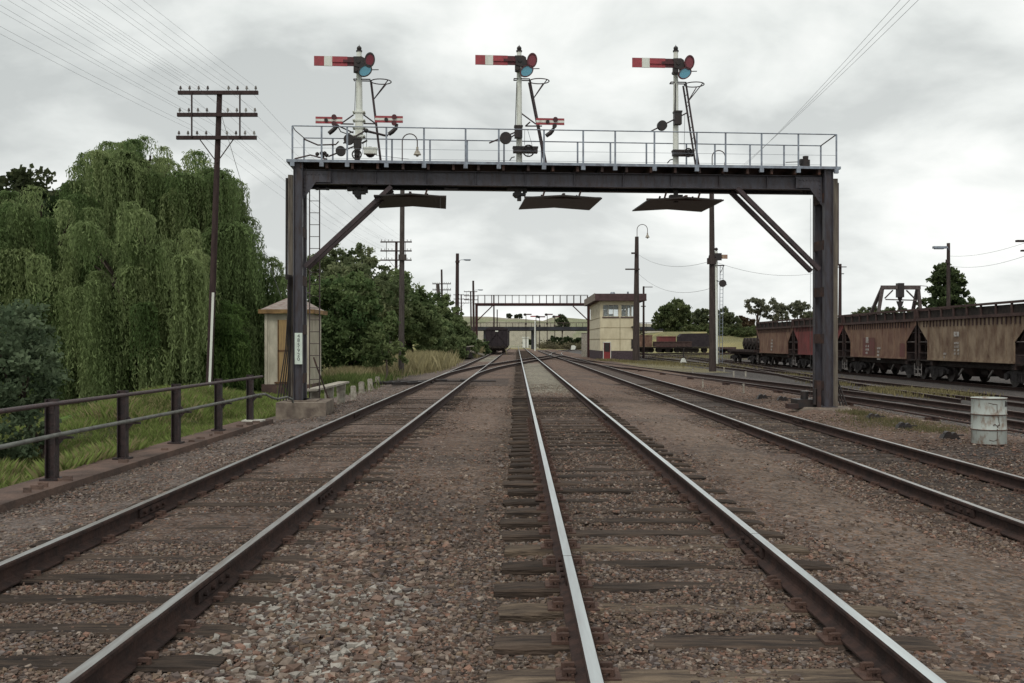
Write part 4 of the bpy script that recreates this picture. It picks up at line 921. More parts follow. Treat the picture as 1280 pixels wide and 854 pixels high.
# ------------------------------------------------------------------ telegraph poles, lamp poles
def crossarm_pole(name, top, bot, arms, halfw, D, label, rad=(.11, .15), cat='telegraph pole', group='telegraph poles left of the line', mt=None, ins=8, struts=True, white=None, bottom_extra=0):
    a, b_ = W(*top, D), W(*bot, D); b_ = b_+(b_-a).normalized()*bottom_extra
    r = root(name, b_, label, cat, group)
    m = MB(); m.cyl(b_, a, rad[1], rad[0], 10); pole = m.build('pole', mt or brown_pole, r)
    if white:
        q0 = b_.lerp(a, white[0]); q1 = b_.lerp(a, white[1]); m = MB(); m.beam(q0+Vector((.05, -rad[1]-.01, 0)), q1+Vector((.05, -rad[1]+.01, 0)), .07, .03, up=(0, 1, 0)); m.build('guard_strip', white_p, r)
    zs_ = []
    for py, dx in arms:
        z = W(0, py, D).z; t_ = (z-b_.z)/(a.z-b_.z); xc_ = b_.x+(a.x-b_.x)*t_+dx; zs_.append((xc_, z))
        m = MB(); m.bb(xc_-halfw, xc_+halfw, D-rad[0]-.11, D-rad[0]-.01, z-.055, z+.055); arm = m.build('crossarm', mt or brown_pole, r)
        for k in range(ins):
            s = -1 if k < ins/2 else 1; q = (k % (ins/2))/(ins/2-1) if ins > 2 else 0; x_ = xc_+s*(halfw*.26+halfw*.68*q)
            m = MB(); m.cyl((x_, D-rad[0]-.06, z+.055), (x_, D-rad[0]-.06, z+.13), .012, n=5); m.cyl((x_, D-rad[0]-.06, z+.11), (x_, D-rad[0]-.06, z+.16), .042, .036, 8); m.cyl((x_, D-rad[0]-.06, z+.165), (x_, D-rad[0]-.06, z+.21), .032, .02, 8); i_ = m.build('insulator', insul, arm)
    if struts and len(zs_) > 1:
        (xa, za), (xb, zb) = zs_[0], zs_[-1]; m = MB()
        for s in (-.6, .6): m.bb(xb+s*halfw-.02, xb+s*halfw+.02, D-rad[0]-.15, D-rad[0]-.112, zb, za)
        m.beam((xb-halfw*.45, D-rad[0]-.06, zb), (xb, D-rad[0]-.02, zb-.75), .03, .015, up=(0, 1, 0)); m.beam((xb+halfw*.45, D-rad[0]-.06, zb), (xb, D-rad[0]-.02, zb-.75), .03, .015, up=(0, 1, 0))
        m.build('brace', mt or brown_pole, r)
    return r, zs_, a
P1, A1, top1 = crossarm_pole('telegraph_pole', (274.5, 116), (261.8, 474), [(117.5, 0), (145, .0), (173.5, .0)], 1.22, 30.5, 'tall dark telegraph pole with three crossarms in front of the willow', (.085, .11), white=(.02, .36), bottom_extra=.8)
P9, A9, top9 = crossarm_pole('telegraph_pole', (495.5, 303), (494, 455), [(302.8, 0), (314, 0), (325.5, 0)], 1.32, 84, 'telegraph pole with three crossarms half hidden in trees behind grey pole', bottom_extra=.3)
crossarm_pole('telegraph_pole', (552, 337), (553.5, 447), [(355, 0), (362.6, 0), (369.5, 0)], 1.12, 120, 'telegraph pole with three crossarms beside the leaning stub pole')
for px, top, D, hw in ((576.5, 368, 175, 1.5), (588.3, 364, 160, 1.2)):
    crossarm_pole('telegraph_pole', (px, top), (px+1, 437), [(top+.8, 0), (top+6, 0), (top+11, 0)], hw*.9, D, 'distant telegraph pole left of the far gantry, '+('shorter and farther' if D > 170 else 'taller and nearer'), ins=4)
def plain_pole(top, bot, D, label, rad, mt, lamp=None, extra=0, group='timber lamp and power poles', name='timber_pole', cat='pole', mount=None):
    a, b_ = W(*top, D), W(*bot, D); b_ = b_+(b_-a).normalized()*extra
    r = root(name, b_, label, cat, group); m = MB(); m.cyl(b_, a, rad[1], rad[0], 12); m.build('pole', mt, r)
    if lamp and lamp[0] == 'hoop':
        s, wd, hg = lamp[1:]; x0 = a.x-s*.05*0; pts = [(x0, D, a.z-1.2), (x0, D, a.z+hg-wd/2)]+[(x0+s*(wd/2-wd/2*math.cos(t_)), D, a.z+hg-wd/2+wd/2*math.sin(t_)) for t_ in np.linspace(.2, PI, 10)]
        x1 = x0+s*wd; zb = a.z+hg-wd*.5; pts.append((x1, D, zb-.35))
        m = MB(); m.tube([(p[0], D-rad[0]-.03, p[2]) for p in pts], .03, 6); m.build('lamp_bracket', pipe_b, r)
        m = MB(); m.cyl((x1, D-rad[0]-.03, zb-.72), (x1, D-rad[0]-.03, zb-.5), .21, .10, 12); m.cyl((x1, D-rad[0]-.03, zb-.5), (x1, D-rad[0]-.03, zb-.3), .07, .06, 10); m.sphere((x1, D-rad[0]-.03, zb-.74), .09, 8); m.build('lamp_shade', conc_lt, r)
    if lamp and lamp[0] == 'arm':
        s, ln, dz = lamp[1:]; z = a.z+dz; m = MB(); m.tube([(a.x, D-rad[0], z-.15), (a.x+s*ln*.5, D-.3, z), (a.x+s*ln, D-.4, z+.02)], .03, 6); m.build('lamp_bracket', galv, r)
        m = MB(); m.box((a.x+s*(ln+.3), D-.4, z), (.75, .25, .12)); m.box((a.x+s*(ln+.35), D-.4, z-.07), (.5, .2, .06)); m.build('lamp_head', galv, r)
    if mount:
        m = MB()
        for (px, py, w_, h_) in mount: q = W(px, py, D); m.box((q.x, D-rad[1], q.z), (w_, .12, h_))
        m.build('crossarm', mt, r)
    return r
dk_pole = mat('tarred_timber_pole', (.075, .058, .052), .85, 0, (.04, .032, .030), 6, stretch=(4, 4, .35), bump=.5)
plain_pole((503.2, 208), (501.5, 468.5), 53, 'tall grey timber pole with hooped lamp behind gantry on left', (.115, .16), wood_pole, ('hoop', 1, .80, 1.7), mount=[(503.5, 322, .42, .3)])
plain_pole((889.5, 226), (890.8, 464.5), 57, 'tall dark timber pole with hooped lamp behind gantry on right', (.13, .21), dk_pole, ('hoop', 1, .75, 1.7), mount=[(888.5, 327, .5, .35)])
plain_pole((796, 296), (795, 450.5), 91, 'thick timber pole with hooped lamp in front of the signal box', (.17, .33), dk_pole, ('hoop', 1, .95, 1.1), mount=[(790, 337, 1.3, .12), (792, 317, .5, .15)])
plain_pole((571.8, 317), (571, 446), 105, 'tall brown pole with street lamp arm left of far gantry', (.17, .24), brown_pole, ('arm', 1, .75, -.7), mount=[(572, 327.5, .45, .2)])
plain_pole((591.5, 351), (592.5, 440), 150, 'slimmer distant lamp pole just left of far gantry post', (.15, .2), brown_pole, ('arm', 1, .8, -1.4))
plain_pole((547.3, 355), (553.5, 448.5), 104, 'leaning grey timber stub pole at the edge of the trees', (.17, .24), wood_pole)
plain_pole((617.3, 369), (617.5, 412), 190, 'dark far pole rising behind the dark wagon', (.13, .16), brown_pole, extra=4)
plain_pole((621.5, 387), (621.5, 412), 230, 'tiny distant pole right of the dark wagon, shorter one', (.12, .15), brown_pole, extra=4)
plain_pole((804.5, 358), (804.5, 448), 104, 'slim pole with short top arm right of the signal box', (.1, .13), brown_pole, mount=[(809.5, 359, 1.0, .07), (804, 383, .5, .1)])
plain_pole((1050.3, 330), (1049.5, 462), 66, 'plain pole with small crossarm behind the hopper wagons', (.09, .14), brown_pole, mount=[(1050.5, 334, .70, .05), (1052, 342.5, .2, .05)])
plain_pole((1185.5, 304), (1185.5, 470), 56, 'timber pole with street lamp arm in front of the lone tree', (.09, .13), dk_pole, ('arm', -1, .35, -.28), mount=[(1182.5, 327, .12, .2)])
r = plain_pole((1299, 286), (1299, 520), 30, 'pole at the right edge with crossarm reaching into view', (.1, .14), brown_pole, mount=[(1287, 302, .95, .06), (1283, 314, .45, .05)])

# ------------------------------------------------------------------ wires
def wire(a, b_, sag, label, group, rad=.006, n=14):
    a, b_ = Vector(a), Vector(b_); m = MB(); m.tube([a.lerp(b_, i/n)-Vector((0, 0, 4*sag*(i/n)*(1-i/n))) for i in range(n+1)], rad, 3)
    tag(m.build('overhead_wire', wire_m, loc=a), label, 'wire', group)
hw = 1.22
offs = [-.94, -.72, -.5, -.28, .28, .5, .72, .94]
for row, (xc_, z) in enumerate(A1[:3]):
    for k, q in enumerate(offs):
        if row == 2 and k not in (2, 3, 4): continue
        if row == 1 and k in (1, 6): continue
        wire((xc_+q*hw, 30.4, z+.17), (xc_+q*hw-1.1+row*.2, -26, z+.15+row*.15), .62+.12*row, 'telegraph wire towards the viewer from the '+['top', 'middle', 'bottom'][row]+' crossarm, '+ORD[k]+' pin from the left', 'telegraph wires left of the line', .003)
        if k % 2 == 0: wire((xc_+q*hw, 30.4, z+.17), (A9[row][0]+q*1.3, 83.9, A9[row][1]+.17), .5, 'far telegraph wire to the tree-hidden pole from the '+['top', 'middle', 'bottom'][row]+' crossarm, '+ORD[k]+' pin from the left', 'far telegraph wires left of the line', .0035)
wire(W(274.5, 135, 30.5), W(352, 372, 27), .25, 'stay wire slanting from the tall left pole down towards the hut', None, .008)
for k, (x0, x1) in enumerate(((1120, 985), (1110, 975), (1099, 965))):
    a = W(x0, -20, 14+k*.3); b_ = W(x1, 195, 57); b_ = Vector((W(889, 226, 57).x+.2*k, 57, W(0, 236, 57).z)); a = Vector((W(x0+14, -25, 15).x, 15, W(0, -25, 15).z))
    a2 = b_+(a-b_)*1.6
    wire(a2, b_, .5, ['leftmost', 'middle', 'rightmost'][2-k]+' service wire climbing from the tall right pole over the gantry', 'service wires above the right side', .0035)
wire(W(1185, 320, 56), W(1330, 285, 32), .3, 'upper service wire between lamp pole and right edge', 'power wires at the right edge', .007)
wire(W(1185, 332, 56), W(1330, 300, 32), .4, 'lower service wire between lamp pole and right edge', 'power wires at the right edge', .007)
wire(W(796, 317, 91), W(890, 326, 57), .7, 'wire from the signal box pole to the tall right pole, upper', 'wires across to the tall right pole', .011)
wire(W(796, 340, 91), W(890, 360, 57), .9, 'wire from the signal box pole to the tall right pole, lower', 'wires across to the tall right pole', .011)
wire(W(890, 326, 57), W(1050, 334, 66), .7, 'wire from the tall right pole to the pole behind the hoppers', None, .009)
# ------------------------------------------------------------------ hopper wagons
def hop_mat(name, c1, c2, c3=None): return mat(name, c1, .8, 0, c2, 2.4, stretch=(1, 1, .6), bump=.4, bscale=20, lo=.38, hi=.66)
hm_brown = hop_mat('dusty_brown_wagon_paint', (.27, .205, .145), (.125, .078, .055))
hm_brown2 = hop_mat('rusty_brown_wagon_paint', (.225, .145, .102), (.125, .066, .054))
hm_red = hop_mat('maroon_wagon_paint', (.20, .060, .058), (.12, .05, .047))
hm_dk = mat('grimy_wagon_frame', (.060, .040, .036), .85, 0, (.032, .026, .026), 4)
hm_rim = mat('dull_maroon_rim', (.085, .056, .050), .8, 0, (.055, .036, .034), 3)
hm_under = mat('black_underframe', (.020, .017, .016), .8, 0, (.045, .036, .032), 7)
wheel_m = mat('wheel_steel', (.085, .075, .072), .6, .3, (.04, .033, .03), 9)
pipe_l = mat('worn_grab_rail', (.22, .20, .19), .6, .2)
let_w = mat('faded_white_lettering', (.46, .45, .42), .8, 0, (.22, .18, .16), 9)
def bogie(par, yc):
    m = MB()
    for s in (-1, 1):
        x = s*.98
        m.prism([(yc-1.25, .52), (yc-.95, .62), (yc-.3, .66), (yc+.3, .66), (yc+.95, .62), (yc+1.25, .52), (yc+1.2, .36), (yc+.8, .33), (yc+.35, .2), (yc-.35, .2), (yc-.8, .33), (yc-1.2, .36)], -x-.07, -x+.07, M4=Matrix.Rotation(R(90), 4, 'Z'))
        for dy in (-.88, .88): m.cyl((x-.1, yc+dy, .42), (x+s*.2, yc+dy, .42), .13, n=8)
        for dy in (-.18, 0, .18): m.cyl((x+s*.06, yc+dy, .26), (x+s*.06, yc+dy, .56), .065, n=8)
    m.bb(-1.0, 1.0, yc-.2, yc+.2, .4, .72)
    bo = m.build('bogie', mat_bogie, par)
    for dy in (-.88, .88):
        w_ = MB()
        for s in (-1, 1):
            w_.cyl((s*.70, yc+dy, .43), (s*.80, yc+dy, .43), .43, n=20); w_.cyl((s*.66, yc+dy, .43), (s*.70, yc+dy, .43), .46, n=20)
        w_.cyl((-.9, yc+dy, .43), (.9, yc+dy, .43), .07, n=8); w_.build('wheelset', wheel_m, bo)
mat_bogie = mat('bogie_casting', (.055, .050, .050), .75, 0, (.03, .026, .026), 7)
L_ = 10.2; hl = 5.1
def hopper(Yc, body, label, side_extra=None):
    x0 = 20.15; z0 = -.09
    r = root('hopper_wagon', (x0, Yc, z0), label, 'hopper wagon', 'hopper wagons in the row on the right')
    keep = dict(ORG); ORG[r.name] = Vector((0, 0, 0))
    # body side sheets, built hollow
    poly = [(-hl, 2.78), (-hl, 2.55), (-3.95, 1.75), (-3.95, .96), (3.95, .96), (3.95, 1.75), (hl, 2.55), (hl, 2.78)]
    m = MB(); T_ = Matrix.Rotation(R(90), 4, 'Z')
    for s in (-1, 1):
        X_ = s*1.36; vs = [(X_, a, z) for a, z in poly]+[(X_-s*.03, a, z) for a, z in poly]; n = len(poly)
        m.add(vs, [tuple(range(n)), tuple(range(n, 2*n))[::-1]]+[(i, n+i, n+(i+1) % n, (i+1) % n) for i in range(n)])
        # seams and gussets
        for y in np.arange(-3.3, 3.5, .82): m.bb(X_, X_+s*.018, y-.018, y+.018, .98, 2.4)
        for y in (-1.6, 1.2, 3.2):
            m.add([(X_+s*.015, y-.45, .99), (X_+s*.015, y+.45, .99), (X_+s*.015, y, 1.55)], [(0, 1, 2)])
        m.bb(X_, X_+s*.05, -3.95, 3.95, .94, 1.03)
        m.bb(X_, X_+s*.03, -3.97, -3.90, 1.0, 2.6); m.bb(X_, X_+s*.03, 3.90, 3.97, 1.0, 2.6)
    m.build('side_sheet', body, r)
    for s in (-1, 1):   # end slopes
        m = MB(); m.add([(-1.33, s*hl, 2.7), (1.33, s*hl, 2.7), (1.33, s*3.6, 1.0), (-1.33, s*3.6, 1.0)], [(0, 1, 2, 3)]); m.bb(-1.3, 1.3, s*3.88, s*3.6, .7, 1.7); m.build('end_slope', hm_dk, r)
    # rim with stakes
    m = MB()
    for s in (-1, 1):
        X_ = s*1.36; m.bb(X_-s*.04, X_+s*.10, -hl, hl, 2.74, 2.86);  m.bb(X_-s*.05, X_+s*.06, -hl, hl, 3.24, 3.33)
        for y in np.linspace(-hl+.06, hl-.06, 9): m.bb(X_-s*.02, X_+s*.05, y-.04, y+.04, 2.86, 3.25)
        for y in np.linspace(-hl+.7, hl-.7, 26): m.bb(X_+s*.002, X_+s*.04, y-.035, y+.035, 2.45, 2.74)
    for s in (-1, 1): m.bb(-1.36, 1.36, s*hl-.03, s*hl+.03, 2.74, 3.33)
    m.build('rim', hm_rim, r)
    for s in (-1, 1): m = MB(); X_ = s*1.36; m.bb(X_-s*.06, X_-s*.03, -hl+.05, hl-.05, 2.86, 3.2); m.build('rim_slot_shade', hm_under, r)  # black sheets behind the stakes paint the shade inside the open slot
    # coal load surface down inside
    m = MB(); m.add([(-1.31, -hl+.1, 2.5), (1.31, -hl+.1, 2.5), (1.31, hl-.1, 2.5), (-1.31, hl-.1, 2.5)], [(0, 1, 2, 3)]); m.build('inner_floor', hm_under, r)
    m = MB(); m.bb(-1.05, -.85, -5.15, 5.15, .68, .93); m.bb(.85, 1.05, -5.15, 5.15, .68, .93)
    for s in (-1, 1): m.bb(-1.32, 1.32, s*5.15-.09, s*5.15+.09, .62, .95); m.bb(-1.3, 1.3, s*3.95, s*5.1, .88, .94); m.bb(-.17, .17, s*5.15, s*5.45, .68, .95)
    m.build('underframe', hm_under, r)
    for s in (-1, 1):
        for X_ in (-1.32, 1.32):
            m = MB(); m.bb(X_-.035, X_+.035, s*5.04-.035, s*5.04+.035, .9, 2.75)
            for z in (1.25, 1.75, 2.2): m.cyl((X_, s*5.02, z), (X_, s*(3.98 if z < 1.8 else 4.5), z), .022, n=5)
            for z in np.arange(1.0, 3.2, .33): m.cyl((X_*.99, s*5.09, z), (X_*.66, s*5.09, z), .018, n=5)
            m.bb(X_*.66-.02, X_*.66+.02, s*5.09-.02, s*5.09+.02, .9, 3.25); m.build('end_ladder', hm_dk, r)
        m = MB(); m.cyl((-1.30, s*3.98, 1.76), (-1.30, s*5.0, 1.76), .024, n=5); m.cyl((-1.3, s*5.2, .75), (-1.3, s*5.2, .2), .02, n=5); m.cyl((-1.3, s*4.85, .75), (-1.3, s*4.85, .2), .02, n=5)
        for z in (.25, .48): m.cyl((-1.3, s*5.2, z), (-1.3, s*4.85, z), .02, n=5)
        m.tube([(-.5, s*5.2, .8), (-.6, s*5.38, .55), (-.7, s*5.3, .35)], .03, 5); m.build('grab_rail', pipe_l, r)
    for y in (-1.35, 1.35):
        m = MB(); m.add([(-1.2, y-1.0, .95), (1.2, y-1.0, .95), (1.2, y+1.0, .95), (-1.2, y+1.0, .95), (-.5, y-.22, .28), (.5, y-.22, .28), (.5, y+.22, .28), (-.5, y+.22, .28)], [(0, 1, 5, 4), (1, 2, 6, 5), (2, 3, 7, 6), (3, 0, 4, 7), (7, 6, 5, 4)])
        ch = m.build('discharge_chute', hm_dk, r); m = MB(); m.beam((-1.05, y+.1, .34), (-1.1, y-.35, .62), .05, .07); m.build('door_lever', pipe_l, ch)
    m = MB()
    for yy, zz_ in ((-2.6, .55), (0, .5), (2.55, .5)): m.cyl((-.5, yy-.3, zz_), (-.5, yy+.3, zz_), .15, n=10)
    m.bb(-.6, .6, -2.4, 2.4, .55, .66); m.build('brake_gear', hm_under, r)
    bogie(r, -3.75); bogie(r, 3.75)
    if side_extra: side_extra(r)
    ORG[r.name] = Vector((x0, Yc, z0))
    return r
def letters(r, y, z, rows, w_, h_, seed=0, tilt=0):
    q = random.Random(seed); m = MB()
    for i in range(rows):
        for k in range(3):
            if q.random() < .75:
                yy = y+(k-1)*w_*1.2; zz_ = z-i*h_*1.5; m.bb(-1.392, -1.385, yy-w_/2, yy-w_*.1, zz_-h_/2, zz_+h_/2); m.bb(-1.392, -1.385, yy+w_*.1, yy+w_/2, zz_-h_/2, zz_+h_*.3)
    m.build('lettering', let_w, r)
def ex4(r):
    m = MB(); m.bb(-1.388, -1.384, .72, 1.22, 2.0, 2.2); m.build('name_panel', let_w, r); letters(r, .95, 1.72, 4, .14, .10, 3); letters(r, 2.2, 1.25, 2, .13, .1, 5)
patch = hop_mat('faded_maroon_patch', (.15, .06, .058), (.12, .07, .055))
def ex3(r):
    m = MB(); m.bb(-1.387, -1.381, .2, 2.0, 1.04, 2.0); m.build('paint_patch', patch, r); m = MB(); m.bb(-1.387, -1.381, -3.85, -3.2, 1.04, 1.7); m.build('paint_patch', patch, r)
    m = MB(); m.bb(-1.394, -1.389, 1.1, 1.5, 1.72, 2.02); m.build('name_panel', let_w, r); letters(r, 1.3, 1.55, 3, .14, .12, 8); letters(r, -.4, 1.45, 4, .14, .12, 9)
def ex1(r): letters(r, .3, 1.9, 4, .16, .15, 11)
def ex2(r): letters(r, -2.4, 1.95, 5, .2, .13, 12)
hopper(41.55, hm_brown, 'nearest brown hopper wagon, largest at the right edge', ex4)
hopper(52.05, hm_brown2, 'brown hopper wagon with maroon patch, second from the right edge', ex3)
hopper(62.55, hm_red, 'maroon red hopper wagon partly hidden by the right gantry post', ex2)
hopper(73.05, hm_brown2, 'farthest rusty brown hopper wagon at the left end of its row', ex1)
# flat wagon with drums beyond
r = root('flat_wagon', (20.15, 84.3, -.09), 'low flat wagon loaded with dark wheels beyond the hopper wagons', 'flat wagon'); ORG[r.name] = Vector((0, 0, 0))
m = MB(); m.bb(-1.3, 1.3, -5, 5, .95, 1.15); m.bb(-1.0, 1.0, -5.2, 5.2, .75, .95); m.build('deck', hm_dk, r); bogie(r, -3.4); bogie(r, 3.4)
ORG[r.name] = Vector((20.15, 84.3, -.09))
for k, y in enumerate((80.6, 81.8, 83.0, 84.2)):
    m = MB(); m.cyl((19.2, y, 1.55), (21.1, y, 1.55), .48, n=16); m.cyl((19.1, y, 1.55), (19.18, y, 1.55), .2, n=12); tag(m.build('wheel_drum', hm_under, loc=(20.15, y, 1.07)), ['leftmost visible', 'second', 'third', 'last'][3-k]+' dark round wheel loaded on the low flat wagon', 'wheel', 'wheels loaded on the flat wagon')

# dark covered wagon standing on the left track, with more behind it
gm_ = mat('sooty_wagon_end', (.040, .033, .036), .85, 0, (.028, .023, .026), 3); gs_ = mat('sooty_wagon_side', (.075, .060, .055), .85, 0, (.045, .036, .035), 2)
def wagon_end(Yf, label, ln=11):
    xc_ = -2.72
    r = root('bogie_wagon', (xc_, Yf+ln/2, .16), label, 'goods wagon', 'dark goods wagons standing on the left track')
    m = MB(); z = .16
    m.bb(xc_-1.42, xc_+1.42, Yf+.05, Yf+ln, z+1.0, z+3.15); m.build('body', gs_, r)
    m = MB(); m.bb(xc_-1.45, xc_+1.45, Yf, Yf+.045, z+.95, z+3.2)
    for x_ in (-1.4, -.75, 0, .75, 1.4): m.bb(xc_+x_-.05, xc_+x_+.05, Yf-.08, Yf-.003, z+.95, z+3.2)
    m.beam((xc_-1.3, Yf-.05, z+1.1), (xc_-.1, Yf-.05, z+2.6), .08, .05); m.beam((xc_+1.3, Yf-.05, z+1.1), (xc_+.1, Yf-.05, z+2.6), .08, .05)
    m.build('end_wall', gm_, r)
    m = MB(); m.prism([(xc_-1.5, z+3.15), (xc_+1.5, z+3.15), (xc_+1.45, z+3.35), (xc_+.8, z+3.52), (xc_-.8, z+3.52), (xc_-1.45, z+3.35)], Yf-.1, Yf+ln+.1); m.build('roof', gm_, r)
    m = MB(); m.bb(xc_-.2, xc_+.2, Yf-.1, Yf-.09, z+2.9, z+3.05); m.build('marker', white_p, r)
    m = MB(); m.bb(xc_-1.35, xc_+1.35, Yf-.05, Yf+.1, z+.7, z+.98)
    for s in (-.85, .85): m.cyl((xc_+s, Yf-.5, z+.95), (xc_+s, Yf, z+.95), .2, n=10)
    for yy in (Yf+1.6, Yf+3.2, Yf+ln-3.2, Yf+ln-1.6):
        w_ = MB()
        for s in (-.75, .75): w_.cyl((xc_+s-.06, yy, z+.43), (xc_+s+.06, yy, z+.43), .43, n=14)
        w_.cyl((xc_-.8, yy, z+.43), (xc_+.8, yy, z+.43), .07, n=6); w_.build('wheelset', hm_under, r)
    m.bb(xc_-1, xc_+1, Yf+.8, Yf+4, z+.45, z+.75); m.bb(xc_-1, xc_+1, Yf+ln-4, Yf+ln-.8, z+.45, z+.75)
    m.build('running_gear', hm_under, r)
wagon_end(132, 'dark wagon end facing the viewer on the left track, the nearest'); wagon_end(143.8, 'dark wagon coupled second behind the nearest on left track'); wagon_end(155.6, 'farthest dark wagon of the rake on the left track')

# open wagons behind the signal box
def side_wagon(pxa, pxb, D, top, label, mt, kind):
    xa, xb = W(pxa, 0, D).x, W(pxb, 0, D).x; zb = W(0, 441, D).z; zt_ = W(0, top, D).z
    r = root('goods_wagon', ((xa+xb)/2, D, zb), label, 'goods wagon', 'wagons standing behind the signal box')
    m = MB(); m.bb(xa+.15, xb-.15, D, D+2.6, zb+.95, zt_)
    if kind == 'open':
        for x_ in np.linspace(xa+.25, xb-.25, 9): m.bb(x_-.06, x_+.06, D-.07, D-.003, zb+.95, zt_)
        m.bb(xa+.1, xb-.1, D-.1, D-.003, zt_-.12, zt_)
    if kind == 'round': m.prism([(xa+.1, zt_), (xb-.1, zt_), (xb-.6, zt_+.6), (xa+.6, zt_+.5)], D, D+2.6)
    m.build('body', mt, r)
    m = MB(); m.bb(xa+.05, xb-.05, D+.1, D+2.5, zb+.7, zb+.92)
    m.build('underframe', hm_under, r)
    for q in (xa+.9, xa+2.3, xb-2.3, xb-.9):
        m = MB(); m.cyl((q, D+.5, zb+.43), (q, D+.6, zb+.43), .43, n=14); m.cyl((q, D+2.0, zb+.43), (q, D+2.1, zb+.43), .43, n=12); m.cyl((q, D+.6, zb+.43), (q, D+2.0, zb+.43), .07, n=6); m.build('wheelset', hm_under, r)
side_wagon(797, 816.5, 160, 419, 'rusty open wagon right beside the signal box corner', hm_brown2, 'open')
side_wagon(817.5, 866, 158, 427, 'long low maroon open wagon behind the signal box', hm_rim, 'open')
side_wagon(848, 888.5, 168, 421, 'dark covered wagon left of the tall right pole', gm_, 'round')
side_wagon(822, 846, 172, 420.5, 'maroon covered wagon peeping above the low open wagon', hm_red, 'open')
side_wagon(889, 921, 168, 436.5, 'very low flat wagon right of the tall right pole', hm_rim, 'flat')

# ------------------------------------------------------------------ signal box
yel = mat('yellow_cream_cladding', (.62, .56, .40), .8, 0, (.52, .46, .32), 2, stretch=(1, 1, .5), bump=.1)
yel_lit = mat('lit_cream_cladding', (.62, .57, .43), .8, 0, (.50, .44, .33), 2)  # paler copy of the front cladding; light on the side is in its colour
fasc = mat('purple_brown_fascia', (.095, .060, .062), .8, 0, (.07, .045, .045), 3)
brick = mat('dark_purple_brick', (.085, .062, .070), .9, 0, (.055, .042, .048), 8)
box = root('signal_box', (10, 103, 0), 'two-storey cream signal box with flat overhanging brown roof', 'signal box')
bx0, bx1, by0, by1 = 8.0, 11.82, 96.0, 110.0; g0 = -.05
m = MB(); m.bb(bx0, bx1, by0, by1, g0, .84); m.build('brick_base', brick, box)
m = MB(); e = .003
w0, w1 = 4.13, 5.29
m.bb(bx0+.02, bx1-.02, by0+.02, by0+.2, .84, w0); m.bb(bx0+.02, bx1-.02, by0+.02, by0+.2, w1, 5.66)
m.bb(bx0+.02, 8.27, by0+.02, by0+.2, w0, w1); m.bb(9.78, 10.03, by0+.02, by0+.2, w0, w1); m.bb(11.45, bx1-.02, by0+.02, by0+.2, w0, w1)
m.build('front_wall', yel, box)
m = MB(); m.bb(bx0, bx0+.2, by0+.2+e, by1, .84, w0); m.bb(bx0, bx0+.2, by0+.2+e, by1, w1, 5.66)
for y in np.arange(by0+1.0, by1, 2.17): m.bb(bx0, bx0+.2, y-.9, y+.85, w0, w1)
m.bb(bx1-.2, bx1, by0+.2+e, by1, .84, w0-.05); m.bb(bx1-.2, bx1, by0+.2+e, by1, w1, 5.66)
for y in np.arange(by0+.35, by1, 3.3): m.bb(bx1-.2, bx1, y-.12, y+.12, w0-.05, w1)
m.bb(bx0+.2+e, bx1-.2-e, by1-.2, by1, .84, w0); m.bb(bx0+.2+e, bx1-.2-e, by1-.2, by1, w1, 5.66); m.bb(9.8, 10.1, by1-.2, by1, w0, w1)
m.build('side_wall', yel_lit, box)
m = MB(); m.bb(bx0+.2+e, bx1-.2-e, by0+.2+e, by1-.2-e, 3.5, 3.6); m.bb(8.6, 8.9, 99, 99.4, 3.6, 4.9); m.bb(10.4, 11.0, 100, 100.6, 3.6, 4.9); m.bb(8.4, 9.5, 98, 98.3, 3.6, 4.45); m.build('floor', hm_dk, box)
m = MB(); m.bb(7.45, 12.42, 95.4, 110.6, 5.66, 5.76); m.bb(7.47, 12.4, 95.42, 110.58, 5.76, 6.33); m.build('roof', fasc, box)
m = MB(); m.bb(7.44, 7.466, 95.38, 110.62, 5.68, 6.38); m.build('fascia', mat('pale_fascia', (.24, .20, .17), .8, 0, (.18, .15, .13), 4), box)
m = MB(); m.cyl((9.4, 98, 6.33), (9.4, 98, 6.6), .3, .2, 12); m.cyl((10.9, 98, 6.33), (10.9, 98, 6.65), .09, n=8); m.build('roof_vent', galv, box)
fr_w = mat('window_joinery', (.55, .52, .42), .7)
for xa, xb, nm in ((8.27, 9.78, 3), (10.03, 11.45, 3)):
    m = MB(); m.bb(xa, xb, by0+.04, by0+.10, w0, w0+.05); m.bb(xa, xb, by0+.04, by0+.10, w1-.05, w1)
    for k in range(nm+1): x_ = xa+(xb-xa-.05)*k/nm; m.bb(x_, x_+.05, by0+.03, by0+.11, w0+.05, w1-.05)
    wd = m.build('window', fr_w, box); m = MB(); m.bb(xa, xb, by0+.12, by0+.13, w0, w1); m.build('pane', pane, wd)
    m = MB(); m.bb(xa-.06, xb+.06, by0-.06, by0+.02, w0-.1, w0-.01); m.build('sill', fasc, wd)
m = MB()
for z in (3.05, 1.95): m.bb(bx0+.02, bx1-.02, by0+.005, by0+.018, z, z+.04)
for z in (4.0, 3.0, 1.95): m.bb(bx0-.02, bx0-.004, by0+.2, by1, z, z+.06)
m.bb(9.9, 9.94, by0+.005, by0+.018, .84, 4.0); m.build('panel_joint', mat('joint_strip', (.30, .24, .14), .8), box)
m = MB(); m.bb(8.34, 8.98, by0-.03, by0+.0, g0, 1.62); dfr = m.build('door', mat('red_door', (.24, .035, .035), .6, 0, (.17, .03, .03), 4), box)
m = MB(); m.bb(8.40, 8.92, by0-.05, by0-.033, .75, 1.58); m.build('door_window', black, dfr)
m = MB(); m.bb(8.28, 8.335, by0-.06, by0-.002, g0, 1.68); m.bb(8.985, 9.04, by0-.06, by0-.002, g0, 1.68); m.bb(8.28, 9.04, by0-.06, by0-.002, 1.625, 1.70); m.build('door_frame', white_p, dfr)
